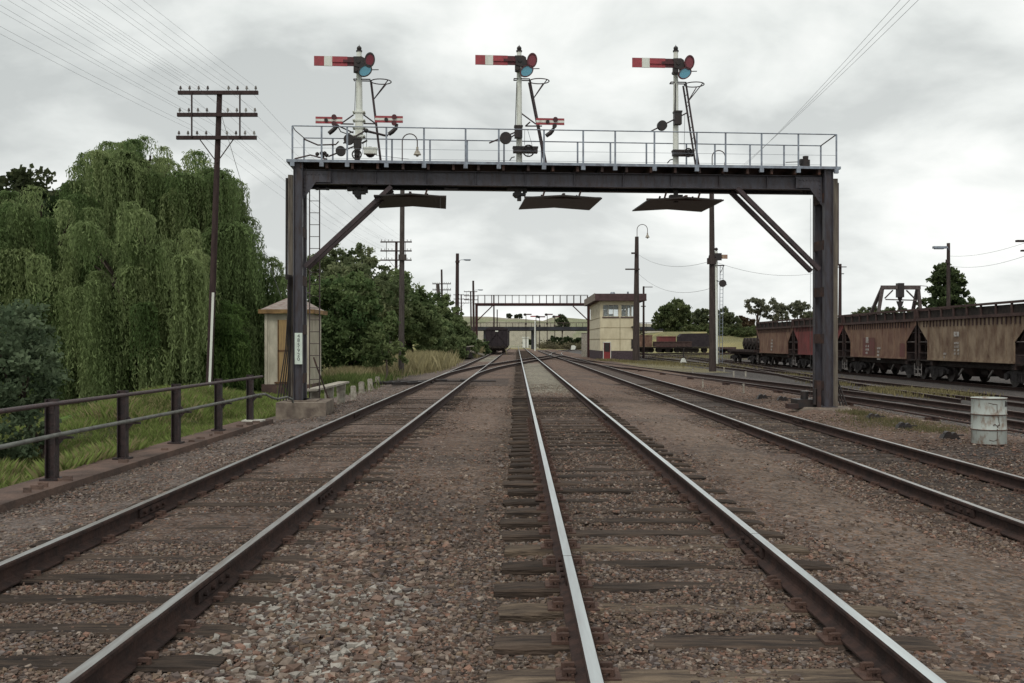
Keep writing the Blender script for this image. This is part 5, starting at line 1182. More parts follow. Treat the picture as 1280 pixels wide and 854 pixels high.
m = MB(); m.bb(11.0, 11.45, by0-.02, by0+.018, 1.05, 1.95); m.build('window', black, box)
m = MB(); m.bb(11.0, 11.5, by0-.5, by0-.0, 3.1, 3.2); m.build('lamp_bracket', black, box)
m = MB(); m.cyl((bx1-.12, by0-.07, .0), (bx1-.12, by0-.07, 5.6), .045, n=6); m.build('downpipe', yel_lit, box)
# grey cabinet beside the far gantry leg
cb = root('relay_cabinet', W(730.5, 445, 117), 'tall pale concrete cabinet beside the far gantry post and signal box', 'cabinet')
a, b_ = W(727.2, 417, 117), W(734, 445, 117); m = MB(); m.bb(a.x, b_.x, 117, 117.6, b_.z-.1, a.z); m.build('body', conc_lt, cb); m = MB(); m.bb(a.x-.05, b_.x+.05, 116.95, 117.65, a.z, a.z+.08); m.build('cap', conc_lt, cb)

# ------------------------------------------------------------------ far gantry
Dg = 112.0
fg = root('signal_gantry', (W(595, 0, Dg).x, Dg, 0), 'thin red-brown far gantry with railed walkway beside the signal box', 'signal gantry')
fgm = mat('red_brown_steel', (.085, .040, .038), .8, 0, (.045, .027, .028), 3)
a, b_ = W(594, 379.5, Dg), W(738, 379.5, Dg); zf = a.z
m = MB(); m.bb(a.x, b_.x, Dg, Dg+.9, zf-.25, zf); m.bb(a.x-.05, b_.x+.05, Dg-.08, Dg-.003, zf-.12, zf+.05); m.build('girder', fgm, fg)
m = MB(); n = 17
for k in range(n): x_ = a.x+.3+(b_.x-a.x-.6)*k/(n-1); m.bb(x_-.035, x_+.035, Dg-.05, Dg, zf+.05, zf+.95); m.bb(x_-.03, x_+.03, Dg+.9, Dg+.95, zf, zf+.93)
m.bb(a.x+.3, b_.x-.3, Dg-.05, Dg-.01, zf+.93, zf+.97); m.bb(a.x+.3, b_.x-.3, Dg+.91, Dg+.95, zf+.9, zf+.94); m.build('railing', hm_dk, fg)
for x_ in (W(595.5, 0, Dg).x, W(736, 0, Dg).x):
    m = MB(); m.bb(x_-.12, x_+.12, Dg-.01, Dg+.02, -.1, zf-.1); m.bb(x_-.13, x_-.1, Dg-.08, Dg+.9, -.1, zf-.1); m.bb(x_+.1, x_+.13, Dg-.08, Dg+.9, -.1, zf-.1); m.build('post', fgm, fg)
m = MB(); m.beam(W(596.5, 401, Dg), W(616, 382, Dg), .12, .12, up=(0, 1, 0)); m.build('brace', fgm, fg); m = MB(); m.beam(W(735, 400.5, Dg), W(716, 382.5, Dg), .12, .12, up=(0, 1, 0)); m.build('brace', fgm, fg)
m = MB(); q = W(595.5, 426, Dg); m.bb(q.x-.14, q.x+.14, Dg-.12, Dg-.085, q.z-.3, q.z+.35); m.build('number_plate', white_p, fg)

# ------------------------------------------------------------------ road bridge
Db = 250.0; xa, xb = -22, 58; zt_ = W(0, 408.5, Db).z; zb = W(0, 413.5, Db).z
br_ = root('road_bridge', (4, Db, 0), 'long grey road bridge crossing all the tracks in the distance', 'bridge')
bm = mat('blue_grey_girder', (.050, .052, .060), .8, 0, (.03, .03, .034), .5); m = MB(); m.bb(xa, xb, Db, Db+7, zb, zt_); m.bb(xa, xb, Db-.3, Db-.003, zb+.1, zb+.35); m.build('deck', bm, br_)
m = MB(); m.bb(xa, xb, Db-.15, Db-.05, zt_+.9, zt_+1.05)
for x_ in np.arange(xa, xb, 1.6): m.bb(x_-.06, x_+.06, Db-.12, Db-.02, zt_, zt_+1.05)
for x_ in np.arange(xa, xb, .45): m.bb(x_-.015, x_+.015, Db-.1, Db-.08, zt_, zt_+.9)
m.build('parapet', mat('grey_brown_parapet', (.10, .08, .072), .85), br_)
for px in (666, 606, 560, 790):
    q = W(px, 0, Db).x; m = MB(); m.bb(q-.35, q+.35, Db+.5, Db+6, -.3, zb); m.build('pier', bm, br_)
q = W(668.8, 403, 200); m = MB(); m.cyl((q.x, 200, -.1), (q.x, 200, W(0, 403, 200).z), .16, .12, 8); m.cyl((q.x, 200, W(0, 403, 200).z), (q.x, 200, W(0, 403, 200).z+.25), .17, .05, 8)
tag(m.build('white_post', white_p, loc=(q.x, 200, 0)), 'tall pale post standing before the bridge pier', 'post')
# white marker under the bridge
q = W(717, 428, 225); m = MB(); m.prism([(q.x-.6, .0), (q.x+.3, .0), (q.x+.55, .7), (q.x+.1, 1.0), (q.x-.5, .9)], 225, 225.3); tag(m.build('white_board', white_p, loc=(q.x, 225, 0)), 'small white board in the dry grass under the bridge', 'board')
q = W(657, 418, 300); m = MB(); m.bb(q.x-.9, q.x+.9, 300, 303, .0, 3.0); m.bb(q.x-1.1, q.x+1.1, 299.8, 303.2, 3.0, 3.3); tag(m.build('white_shed', white_p, loc=(q.x, 300, .5)), 'small pale shed seen beneath the bridge left of its pier', 'shed')
# distant bracket signals above the bridge
Ds = 285.0
for k, (px, py, c, lft) in enumerate(((657.5, 393, 'b', 1), (670, 395.5, 'r', -1), (674.5, 396, 'b', 1), (684, 393, 'b', 1), (693.5, 395.5, 'b', 1))):
    a = W(px, py, Ds); r = root('semaphore_signal', (a.x, Ds, gz1(a.x, Ds)), ['distant signal above the bridge, leftmost tall one', 'distant signal above the bridge with red arm pointing left', 'distant signal above the bridge just right of the red-armed one', 'distant signal above the bridge, right tall one', 'distant signal above the bridge, rightmost'][k], 'railway signal', 'distant signals beyond the road bridge')
    m = MB(); m.cyl((a.x, Ds, gz1(a.x, Ds)), (a.x, Ds, a.z+.2), .13, .09, 6); m.bb(a.x-.25, a.x+.25, Ds-.1, Ds+.1, a.z-3.0, a.z-2.4); m.build('mast', hm_dk, r)
    m = MB(); m.bb(min(a.x, a.x+lft*1.6), max(a.x, a.x+lft*1.6), Ds-.2, Ds-.14, a.z-.2, a.z+.15); m.build('arm', red_br if c == 'r' else red_dk, r)
    m = MB(); m.ellipse((a.x-lft*.3, a.z-.1), .45, .38, Ds-.25, Ds-.21, 0, 10); m.build('spectacle', black, r)
# ------------------------------------------------------------------ yard semaphore at right
Dy = 82.0; a = W(895.3, 314, Dy); g = gz1(a.x, Dy)
r = root('semaphore_signal', (a.x, Dy, g), 'tall slim white yard signal beside the tall right pole', 'railway signal')
m = MB(); m.cyl((a.x, Dy, g-.1), (a.x, Dy, a.z), .17, .12, 10); m.build('mast', white_p, r)
m = MB(); m.sphere((a.x, Dy, a.z+.15), .15, 8); m.build('finial', black, r)
q0, q1 = W(897, 318.8, Dy), W(908.5, 324, Dy); m = MB(); m.bb(q0.x, q1.x, Dy-.3, Dy-.26, q1.z, q0.z); m.build('arm', mat('yellowed_arm', (.36, .30, .20), .7, 0, (.25, .12, .09), 3), r)
q = W(893.5, 321.5, Dy); m = MB(); m.bb(q.x-.1, q.x+.5, Dy-.36, Dy-.31, q.z-.3, q.z+.3); m.ellipse((q.x-.3, q.z-.1), .3, .4, Dy-.36, Dy-.31, 0, 12); m.build('spectacle', black, r)
q = W(899, 332, Dy); m = MB(); m.tube([(q.x+.42*math.cos(t_), Dy+.3*math.sin(t_), q.z) for t_ in np.linspace(0, 2*PI, 17)], .03, 5); m.tube([(q.x-.5, Dy, q.z), (q.x+.3, Dy, q.z)], .03, 5); m.tube([(q.x+.4, Dy, q.z), (q.x+.05, Dy, q.z-.7)], .025, 5); m.build('landing_hoop', purple_rust, r)
lx = W(901.3, 0, Dy).x; m = MB(); m.tube([(lx-.05, Dy+.1, q.z), (lx-.12, Dy+.1, g)], .025, 4); m.tube([(lx+.2, Dy+.1, q.z), (lx+.13, Dy+.1, g)], .025, 4)
for z in np.arange(g+.3, q.z, .31): m.cyl((lx-.1, Dy+.1, z), (lx+.16, Dy+.1, z), .014, n=4, caps=False)
m.build('ladder', galv, r)
q = W(903, 354.5, Dy); m = MB(); m.cyl((q.x, Dy-.2, q.z), (q.x, Dy-.05, q.z), .30, n=14); m.beam((a.x, Dy-.12, q.z+.25), (q.x+.35, Dy-.12, q.z-.12), .05, .07, up=(0, 1, 0)); m.build('balance_weight', black, r)

# ------------------------------------------------------------------ crane gantry behind the hoppers
Dc = 105.0; cg = root('lifting_gantry', (W(1126, 0, Dc).x, Dc, -.2), 'grey steel lifting gantry with chain hoist rising behind hopper wagons', 'gantry crane')
cgm = mat('weathered_grey_steel', (.12, .10, .095), .75, 0, (.07, .055, .052), 4)
def Q(px, py, dy=0): v_ = W(px, py, Dc); return Vector((v_.x, Dc+dy, v_.z))
m = MB(); m.bb(Q(1101.5, 0).x, Q(1150, 0).x, Dc-.2, Dc+.2, Q(0, 362).z, Q(0, 357).z); m.build('beam', cgm, cg)
for (xa_, xb_) in ((1103.5, 1098.5), (1147.5, 1150.5)):
    for dy in (0, 2.0):
        m = MB(); p1_ = Q(xb_, 388, dy); p0_ = Q(xa_, 358, 0); d_ = p1_-p0_; m.beam(p0_, p0_+d_*((p0_.z+.2)/(-d_.z)), .3, .3, up=(0, 1, 0)); m.build('leg', cgm, cg)
m = MB(); m.beam(Q(1107, 374.5), Q(1146, 375.5), .12, .16, up=(0, 1, 0)); m.beam(Q(1106, 373), Q(1116, 363), .12, .16, up=(0, 1, 0)); m.beam(Q(1143, 373), Q(1133, 363), .12, .16, up=(0, 1, 0)); m.build('brace', cgm, cg)
m = MB(); q = Q(1125, 366); m.bb(q.x-.3, q.x+.3, Dc-.4, Dc+.4, q.z-.5, q.z+1.0); m.cyl((q.x, Dc, q.z-.5), (q.x, Dc, q.z-1.0), .28, .1, 8); m.cyl((q.x, Dc, q.z-.9), (q.x, Dc, q.z-2.0), .05, n=5); m.prism([(q.x-.35, q.z-.9), (q.x+.35, q.z-.9), (q.x, q.z-1.9)], Dc-.15, Dc+.15); m.build('hoist', black, cg)
m = MB(); m.beam(Q(1150, 357.2), Q(1159, 358), .06, .08, up=(0, 1, 0)); m.build('arm', cgm, cg)
# low red-roofed sheds beyond the bank
for px0, px1, py0, py1, D, lab in ((896, 919, 408.5, 414, 260, 'low brick-red shed on the far bank right of tall pole'), (1064, 1090, 398, 404, 250, 'long low pale shed far behind the hopper wagons')):
    a, b_ = W(px0, py0, D), W(px1, py1, D); r = root('shed', ((a.x+b_.x)/2, D, b_.z-1), lab, 'shed', 'low sheds beyond the yard')
    m = MB(); m.bb(a.x, b_.x, D, D+6, gz1(a.x, D)-.5, a.z-.4); m.build('wall', hm_rim, r); m = MB(); m.prism([(a.x-.4, a.z-.4), (b_.x+.4, a.z-.4), (b_.x+.2, a.z+.3), (a.x-.2, a.z+.3)], D-.5, D+6.5); m.build('roof', mat('red_iron_roof', (.20, .085, .07), .8), r)
# ------------------------------------------------------------------ foliage
leaf_m = attr_mat('leaf', .7, .5); bark = mat('bark', (.075, .058, .045), .95, 0, (.035, .028, .024), 5, stretch=(3, 3, .6), bump=.8)
def quads(c, ux, uy, cols):
    n = len(c); co = np.stack([c-ux-uy, c+ux-uy, c+ux+uy, c-ux+uy], 1).reshape(-1, 3); return co, (np.arange(n)[:, None]*4+np.arange(4)[None]), np.repeat(cols, 4, 0)
def unit(v): return v/np.maximum(np.linalg.norm(v, axis=-1, keepdims=True), 1e-9)
def leaves(centres, size, cols, droop=.3):
    n = len(centres); d = unit(rng.normal(size=(n, 3))-np.array([0, 0, droop])); s = unit(np.cross(d, rng.normal(size=(n, 3))))
    k = size*rng.uniform(.6, 1.3, n); return quads(centres, d*k[:, None]*.5, s*(k*.26)[:, None], cols)
def trunk(par, base, tips, r0, name='trunk'):
    m = MB(); base = Vector(base); top = Vector((sum(t[0] for t in tips)/len(tips), sum(t[1] for t in tips)/len(tips), base.z+(max(t[2] for t in tips)-base.z)*.42))
    m.tube([base-Vector((0, 0, .3)), base.lerp(top, .35)+Vector((.1, .1, 0)), top], [r0*1.3, r0, r0*.7], 8)
    for t in tips:
        t = Vector(t); mid = top.lerp(t, .5)+Vector((rnd.uniform(-.3, .3), rnd.uniform(-.3, .3), .3)); m.tube([top-Vector((0, 0, .2)), mid, t], [r0*.5, r0*.3, r0*.1], 6)
    return m.build(name, bark, par)
def tree(name, blobs, base, label, nleaf, lsize, col, col2, group=None, r0=.25, shell=.55, cat='tree', nclump=None, cl=None):
    "blobs: (x, y, z, rx, rz) crown masses; leaves gathered in clumps through them"
    r = root(name, base, label, cat, group); B = np.array(blobs, float); vol = B[:, 3]**2*B[:, 4]; p = vol**.75/np.sum(vol**.75)
    nc = nclump or max(40, nleaf//55); bi = rng.choice(len(B), nc, p=p); d = unit(rng.normal(size=(nc, 3))); rad = rng.random(nc)**(1/3)*(1-shell)+shell*rng.uniform(.72, 1.2, nc)
    cc = B[bi, :3]+d*rad[:, None]*B[bi][:, [3, 3, 4]]; cs = B[bi, 3]*(cl or .21)*rng.uniform(.6, 1.4, nc)
    per = nleaf//nc; q = rng.normal(size=(nc, per, 3))*.5; q[..., 2] *= .75
    c = (cc[:, None]+q*cs[:, None, None]).reshape(-1, 3)
    tone = rng.uniform(0, 1, nc); cols = (np.array(col)*(1-tone[:, None])+np.array(col2)*tone[:, None]); cols = np.repeat(cols, per, 0)*rng.uniform(.7, 1.3, (nc*per, 1))
    co, f, cv = leaves(c, lsize, cols)
    fast_mesh('crown', co, f, leaf_m, cv, parent=r)
    tips = [(b[0]*.8+base[0]*.2, b[1], b[2]) for b in blobs[:7]]
    trunk(r, base, tips, r0)
    return r
def willow(lobes, base, label, seed, col, col2, group=None, lsz=.115, dens=1.0, r0=.4):
    "lobes: (x, y, ztop, radius, length) umbrellas of hanging strands"
    q = np.random.default_rng(seed); r = root('willow_tree', base, label, 'tree', group); C_, D_, K_ = [], [], []; tw = MB()
    for (x, y, z, rad, ln, dm) in lobes:
        ns = int(92*dens*dm*(rad/.8)**1.3); tone = q.random()
        for _ in range(ns):
            a = q.uniform(0, 2*PI); rr_ = rad*math.sqrt(q.random()); L2 = ln*q.uniform(.45, 1.08); step = .07
            n = int((rr_+L2)/step); s = np.arange(n)*step; out_ = np.minimum(s, rr_*1.15); fall = np.maximum(s-rr_*.55, 0)
            sway = .07*np.sin(s*2.1+q.uniform(0, 6))*np.minimum(s/1.5, 1)+.11*np.minimum(fall, 3)*.35
            px_ = x+math.cos(a)*out_+sway; py_ = y+math.sin(a)*out_; pz_ = z+.30*np.sin(np.minimum(s/(rr_+.3), 1)*PI*.6)*rad-fall
            ok = pz_ > gz(px_, py_)+.15
            P3 = np.stack([px_, py_, pz_], -1)[ok]
            if len(P3) < 3: continue
            C_.append(P3+q.normal(size=P3.shape)*.035); t_ = np.gradient(P3, axis=0); D_.append(unit(unit(t_)+q.normal(size=P3.shape)*.36))
            k = np.array(col)*(1-tone)+np.array(col2)*tone; K_.append(k[None]*q.uniform(.65, 1.3)*q.uniform(.8, 1.2, (len(P3), 1)))
    c = np.concatenate(C_); d = np.concatenate(D_); k = np.concatenate(K_); s = unit(np.cross(d, rng.normal(size=d.shape))); sz = lsz*rng.uniform(.6, 1.25, len(c))
    co, f, cv = quads(c, d*(sz*.5)[:, None], s*(sz*.13)[:, None], k); fast_mesh('crown', co, f, leaf_m, cv, parent=r)
    lb = sorted(lobes, key=lambda l: -l[2])
    trunk(r, base, [(l[0], l[1]+.6, l[2]-.5) for l in lb[:24:2]], r0*.7)
    print('willow leaves', len(c)); return r
def lobes_from(profile, D0, D1, n, seed, zmin_px, rad=(.6, 1.2), ln=(1.6, 3.6), xl=None):
    q = random.Random(seed); L3 = []; xs_ = [p[0] for p in profile]; ys_ = [p[1] for p in profile]
    for i in range(n):
        px = q.uniform(xs_[0], xs_[-1]); D = q.uniform(D0, D1); top = float(np.interp(px, xs_, ys_)); f_ = q.random()**1.15 if i > n*.22 else 0.0
        r_ = q.uniform(*rad); py = top+f_*(zmin_px-top)+(q.uniform(4, 34) if f_ == 0 else q.uniform(10, 30))
        if f_ < .12: r_ *= q.uniform(.45, .8)
        w = W(px, py, D); l_ = q.uniform(*ln); L3.append((w.x, w.y, w.z-.15, r_, l_, 1))
    for i in range(n//4):
        px = q.uniform(xs_[0]-6, xs_[-1]+6); D = q.uniform(D0, D1); w = W(px, float(np.interp(px, xs_, ys_))+q.uniform(-12, 16), D); L3.append((w.x, w.y, w.z, q.uniform(.22, .55), q.uniform(.7, 1.8), q.uniform(.35, .8)))
    return L3
gA, gB = (.105, .160, .058), (.27, .325, .145)
prof_main = [(92, 225), (98, 205), (108, 196), (120, 186), (140, 190), (160, 182), (178, 180), (186, 192), (200, 192), (212, 205), (222, 215), (232, 205), (245, 200), (262, 202), (282, 206), (296, 222), (300, 245)]
wl = lobes_from(prof_main, 36, 41, 125, 3, 450, (.6, 1.15), (1.8, 4.2))
b0 = W(190, 480, 39); willow(wl, (b0.x, 39.5, gz1(b0.x, 39.5)), 'biggest weeping willow rising highest behind the telegraph pole', 4, gA, gB, dens=1.5, r0=.5)
wl = lobes_from([(-25, 262), (0, 258), (20, 250), (45, 243), (70, 240), (95, 250), (110, 258)], 34, 37, 46, 5, 420, (.6, 1.05), (2.0, 4.2))
b0 = W(40, 480, 36); willow(wl, (b0.x, 36.5, gz1(b0.x, 36.5)), 'lower weeping willow at the left edge of the picture', 6, gA, gB, dens=1.5)
wl = lobes_from([(280, 250), (296, 258), (312, 285), (326, 310), (340, 328), (352, 348)], 38, 41, 44, 8, 440, (.35, .7), (2.0, 4.6))
b0 = W(318, 470, 41); willow(wl, (b0.x, 41, gz1(b0.x, 41)), 'small weeping willow between the big willow and the hut', 9, gA, gB, dens=1.2, r0=.25)
wl = lobes_from([(262, 405), (285, 385), (300, 378), (320, 392)], 32.5, 35, 12, 12, 420, (.45, .7), (1.6, 2.6))
b0 = W(292, 470, 34); willow(wl, (b0.x, 34, gz1(b0.x, 34)), 'low young willow mound drooping just left of the hut', 13, (.07, .12, .035), (.12, .18, .055), dens=1.5, r0=.12)
wl = lobes_from([(55, 330), (90, 270), (130, 300), (165, 260), (200, 310), (235, 270), (262, 320)], 31.5, 34.5, 44, 22, 440, (.35, .7), (2.2, 4.6))
b0 = W(150, 480, 33); willow(wl, (b0.x, 33.5, gz1(b0.x, 33.5)), 'front weeping willow whose strands sweep down to the grass', 23, gA, gB, dens=1.5, r0=.3)
def blob(px, py, D, rx, rz=None): w = W(px, py, D); return (w.x, w.y, w.z, rx, rz or rx)
def dark_tree(name, bl, base, label, n, ls, c1=(.065, .095, .042), c2=(.165, .205, .09), **k): return tree(name, bl, base, label, n, ls, c1, c2, **k)
b0 = W(30, 470, 50); dark_tree('broadleaf_tree', [blob(22, 262, 50, 2.0), blob(48, 262, 50, 1.5), blob(0, 262, 50, 2), blob(30, 300, 50, 2.5), blob(-5, 330, 50, 2.6)], (b0.x, 50, gz1(b0.x, 50)), 'dark round-headed tree behind the willows at top left', 14000, .28, c1=(.035, .05, .022), c2=(.075, .085, .04))
# dark leafy wall behind the willows and shrubs under them
b0 = W(60, 470, 44); dark_tree('broadleaf_tree', [blob(x_, y_, 45, 2.4) for x_, y_ in ((40, 330), (110, 300), (180, 300), (240, 340), (270, 410), (120, 390), (220, 400), (40, 410), (285, 440))], (b0.x+4, 45, gz1(b0.x, 45)), 'dark tree mass filling the gaps behind the willow strands', 34000, .34, c1=(.022, .038, .014), c2=(.045, .068, .024), r0=.3)
b0 = W(22, 540, 17); dark_tree('elder_shrub', [blob(20, 470, 18, .75), blob(-15, 430, 18, .8), blob(40, 450, 19, .6), blob(-5, 510, 18, .9), blob(25, 530, 18, .6), blob(10, 415, 19, .7)], (b0.x, 18, gz1(b0.x, 18)), 'leafy dark shrub behind the fence at the left edge', 12000, .085, c1=(.08, .115, .065), c2=(.16, .205, .12), cat='shrub', r0=.06)
# tree group behind the hut
def mid(px, D, bl, label, n, ls=.26, c1=(.08, .12, .048), c2=(.205, .25, .115), **k):
    b_ = W(px, 470, D); return dark_tree('broadleaf_tree', bl, (b_.x, D, gz1(b_.x, D)), label, n, ls, c1, c2, **k)
grp = 'trees beyond the hut left of the line'
mid(435, 50, [blob(412, 385, 50, 1.35), blob(440, 372, 50, 1.3), blob(428, 412, 50, 1.8), blob(460, 405, 50, 1.25), blob(400, 420, 50, 1.5), blob(445, 442, 50, 1.5, 1.1), blob(410, 452, 50, 1.4, 1.0), blob(388, 372, 50, .9), blob(466, 432, 50, .8)], 'bushy dark green tree directly behind the hut', 26000, .16, c1=(.07, .12, .045), c2=(.185, .24, .10), group=grp)
mid(445, 72, [blob(402, 350, 74, 1.8), blob(424, 330, 74, 1.3), blob(448, 328, 74, 1.25), blob(437, 345, 74, 1.5), blob(466, 348, 74, 1.4), blob(432, 362, 72, 2.0), blob(476, 372, 72, 1.9), blob(395, 340, 76, 1.1)], 'taller pale-topped tree behind the bushy one, highest of the group', 22000, .22, c1=(.09, .12, .055), c2=(.22, .245, .13), group=grp)
mid(515, 80, [blob(490, 362, 82, 1.8), blob(508, 372, 80, 1.5), blob(522, 388, 80, 1.5), blob(498, 392, 78, 2.2), blob(529, 412, 80, 1.8), blob(505, 422, 80, 2.2), blob(482, 380, 80, 1.6)], 'rounded olive tree behind the grey lamp pole', 20000, .24, group=grp)
mid(540, 100, [blob(546, 384, 100, 1.4), blob(556, 392, 98, 1.3), blob(538, 400, 98, 1.7), blob(560, 412, 98, 1.5), blob(545, 422, 97, 2.2, 1.6)], 'smaller rounded tree right of the olive one', 13000, .28, group=grp)
mid(568, 100, [blob(568, 398, 112, 1.1), blob(572, 411, 110, 1.4), blob(576, 425, 108, 1.5), blob(562, 432, 104, 1.6), blob(586, 430, 112, 1.3)], 'light green shrub trees nearest the far gantry post', 11000, .26, c1=(.09, .125, .055), c2=(.2, .235, .11), group=grp)
mid(552, 88, [blob(548, 432, 90, 1.0), blob(560, 434, 92, 1.0), blob(572, 438, 96, .9), blob(556, 424, 92, 1.1), blob(583, 437, 104, 1.1), blob(540, 428, 88, 1.0)], 'low spreading light green shrubs right of the dry grass', 12000, .22, c1=(.09, .125, .055), c2=(.2, .24, .11), group=grp, r0=.1)
mid(600, 118, [blob(601, 430, 120, .8), blob(605, 437, 120, .8), blob(590, 438, 116, .9)], 'dark low bush at the foot of the far gantry post', 4000, .2, c1=(.06, .09, .04), c2=(.12, .16, .07), group=grp)
mid(480, 45, [blob(482, 430, 47, .8), blob(470, 440, 47, .7), blob(492, 445, 47, .6), blob(483, 412, 47, .5)], 'thin sapling just left of the grey lamp pole', 3200, .12, c1=(.09, .13, .05), c2=(.19, .23, .10), group=grp, r0=.05)
# right-hand and far trees
grp = 'trees beyond the yard'
def far(px, py0, D, bl, label, n, ls, c1=(.085, .105, .06), c2=(.17, .19, .10), r0=.35, **k):
    b_ = W(px, py0, D); return dark_tree('broadleaf_tree', bl, (b_.x, D, gz1(b_.x, D)), label, n, ls, c1, c2, group=grp, r0=r0, **k)
far(840, 410, 240, [blob(832, 395, 240, 2.6), blob(846, 391, 240, 3.0), blob(855, 398, 240, 2.2), blob(838, 402, 240, 3.0), blob(822, 402, 240, 1.8)], 'rounded green tree right of the signal box', 12000, .5, c1=(.07, .095, .04), c2=(.14, .165, .075))
far(878, 412, 245, [blob(876, 396, 245, 2.0), blob(884, 400, 245, 2.2), blob(870, 404, 245, 1.8)], 'dark tree just left of the tall right pole', 7000, .5)
far(905, 412, 245, [blob(903, 398, 245, 2.4), blob(912, 402, 245, 2.0), blob(897, 403, 245, 2.0), blob(920, 405, 245, 1.6)], 'dark tree just right of the white yard signal', 7000, .5)
far(928, 412, 250, [blob(928, 404, 250, 1.6), blob(936, 406, 250, 1.6)], 'small brownish tree before the eucalypts', 3000, .5, c1=(.09, .06, .04), c2=(.13, .10, .06))
far(948, 410, 200, [blob(943, 382, 200, 1.7), blob(950, 377, 200, 1.0), blob(940, 388, 200, 1.0), blob(953, 388, 200, 1.3)], 'eucalypt with open twisting crown, leftmost behind hoppers', 3200, .34, c1=(.13, .14, .095), c2=(.22, .225, .155), shell=.8, cl=.22)
far(968, 410, 200, [blob(967, 388, 200, 2.0), blob(978, 392, 200, 1.6), blob(960, 392, 200, 1.4), blob(972, 384, 200, 1.2)], 'second eucalypt, broader and lower, behind the hoppers', 3800, .34, c1=(.13, .14, .095), c2=(.22, .225, .155), shell=.8, cl=.22)
far(1000, 410, 200, [blob(996, 386, 200, 1.5), blob(1005, 389, 200, 1.4), blob(991, 390, 200, 1.0)], 'eucalypt seen just left of the right gantry post', 2900, .34, c1=(.13, .14, .095), c2=(.22, .225, .155), shell=.8, cl=.22)
far(1015, 410, 205, [blob(1014, 392, 205, 1.5), blob(1022, 396, 205, 1.6), blob(1078, 396, 205, 1.8), blob(1092, 394, 205, 1.7), blob(1112, 394, 205, 1.6), blob(1128, 394, 205, 1.5)], 'low line of trees behind the lifting gantry', 9000, .42)
far(1185, 420, 118, [blob(1181, 342, 118, 1.35, 1.3), blob(1186, 352, 118, 1.6), blob(1176, 357, 118, 1.3), blob(1190, 366, 118, 1.4), blob(1204, 360, 118, .8, 1.1), blob(1200, 372, 118, .9), blob(1180, 374, 118, 1.6), blob(1165, 378, 118, 1.1, .9), blob(1202, 382, 118, 1.4), blob(1158, 385, 118, 1.0)], 'lone tall leafy tree behind the nearest hopper wagon', 15000, .3, c1=(.055, .08, .035), c2=(.12, .155, .065))
far(702, 412, 420, [blob(703, 399.5, 420, 2.3), blob(707, 404, 420, 1.9), blob(699, 404.5, 420, 1.8)], 'dark rounded tree on the hill left of the signal box', 3500, .6, c1=(.05, .07, .035), c2=(.10, .12, .06))
for px, py, s_, lb in ((636.7, 395, 2.2, 'lone small tree on the hill crest, leftmost'), (645.5, 396, 1.6, 'small tree on the hill crest beside the lone one'), (650, 395.5, 1.9, 'small tree on the hill crest, third from the left')): far(px, 398, 850, [blob(px, py, 850, s_*1.1, s_)], lb, 700, 1.0, c1=(.05, .06, .035), c2=(.08, .09, .05), r0=.3)
far(660, 425, 335, [blob(658, 427.5, 335, 1.3, 1.0), blob(662, 428, 335, 1.1, .9)], 'dark bush under the bridge left of the pier', 1500, .5, c1=(.03, .045, .02), c2=(.06, .08, .035))
for px, py, lb in ((706, 421, 'dark bush under the bridge by the white board'), (724, 424, 'dark bush under the bridge behind the far gantry'), (692, 420, 'dark bush under the bridge right of the pier')): far(px, 428, 262, [blob(px, 428, 285, 1.9, 1.5), blob(px+4, 430, 285, 1.5, 1.0)], lb, 2200, .6, c1=(.03, .045, .02), c2=(.06, .08, .035))
# scrub on the right bank
qq = random.Random(5)
for k in range(9):
    px = 862+k*11+qq.uniform(-4, 4); D = qq.uniform(205, 235); y_ = qq.uniform(417, 430)
    x_ = W(px, 0, D).x; g_ = gz1(x_, D); tree('scrub_bush', [(x_, D, g_+.6, qq.uniform(1.2, 2.2), .9)], (x_, D, g_), ['leftmost', 'second', 'third', 'fourth', 'fifth', 'sixth', 'seventh', 'eighth', 'rightmost'][k]+' scrubby bush in the row on the yellow far bank', 900, .45, (.06, .08, .035), (.12, .14, .06), 'scrub bushes on the far bank', cat='bush', r0=.08)

# ------------------------------------------------------------------ grass
gr_m = attr_mat('grass_blade', .8, .35)
def grass(name, x, y, h, w, cols, lean=.35, kind_label='grass', z=None):
    n = len(x); zb = gz(x, y)-.02; a = rng.uniform(0, 2*PI, n); dx, dy = np.cos(a), np.sin(a); b = rng.uniform(0, 2*PI, n); lx_, ly_ = np.cos(b)*lean*h*rng.random(n), np.sin(b)*lean*h*rng.random(n)
    p0 = np.stack([x-dx*w, y-dy*w, zb], -1); p1 = np.stack([x+dx*w, y+dy*w, zb], -1); m0 = np.stack([x+lx_*.35+dx*w*.7, y+ly_*.35+dy*w*.7, zb+h*.6], -1); t_ = np.stack([x+lx_, y+ly_, zb+h], -1)
    co = np.stack([p0, p1, m0, t_], 1).reshape(-1, 3); f = np.arange(n)[:, None]*4+np.arange(4)[None]
    return tag(fast_mesh(name, co, f, gr_m, np.repeat(cols, 4, 0)), kind_label, 'grass', kind='stuff')
n = 300000; yy = 7+27*rng.random(n)**1.1; xx = -6.05-rng.random(n)**1.2*(.30*yy+3); k_ = vnoise(xx, yy, .8, 31); kk = vnoise(xx, yy, 3, 32)
h = (.05+.20*k_)*rng.uniform(.5, 1.3, n)*(1+.5*(kk > .6)); c = np.array([.165, .210, .062])*(.55+.8*k_[:, None])*rng.uniform(.7, 1.35, (n, 1)); dry = rng.random(n) < .16+.22*(kk > .6); c[dry] = np.array([.27, .24, .12])
keep = (kk > .22)|(rng.random(n) < .3)
grass('grass', xx[keep], yy[keep], h[keep], (.0022+.00016*yy)[keep], c[keep], .8, 'green grass on the bank behind the fence')
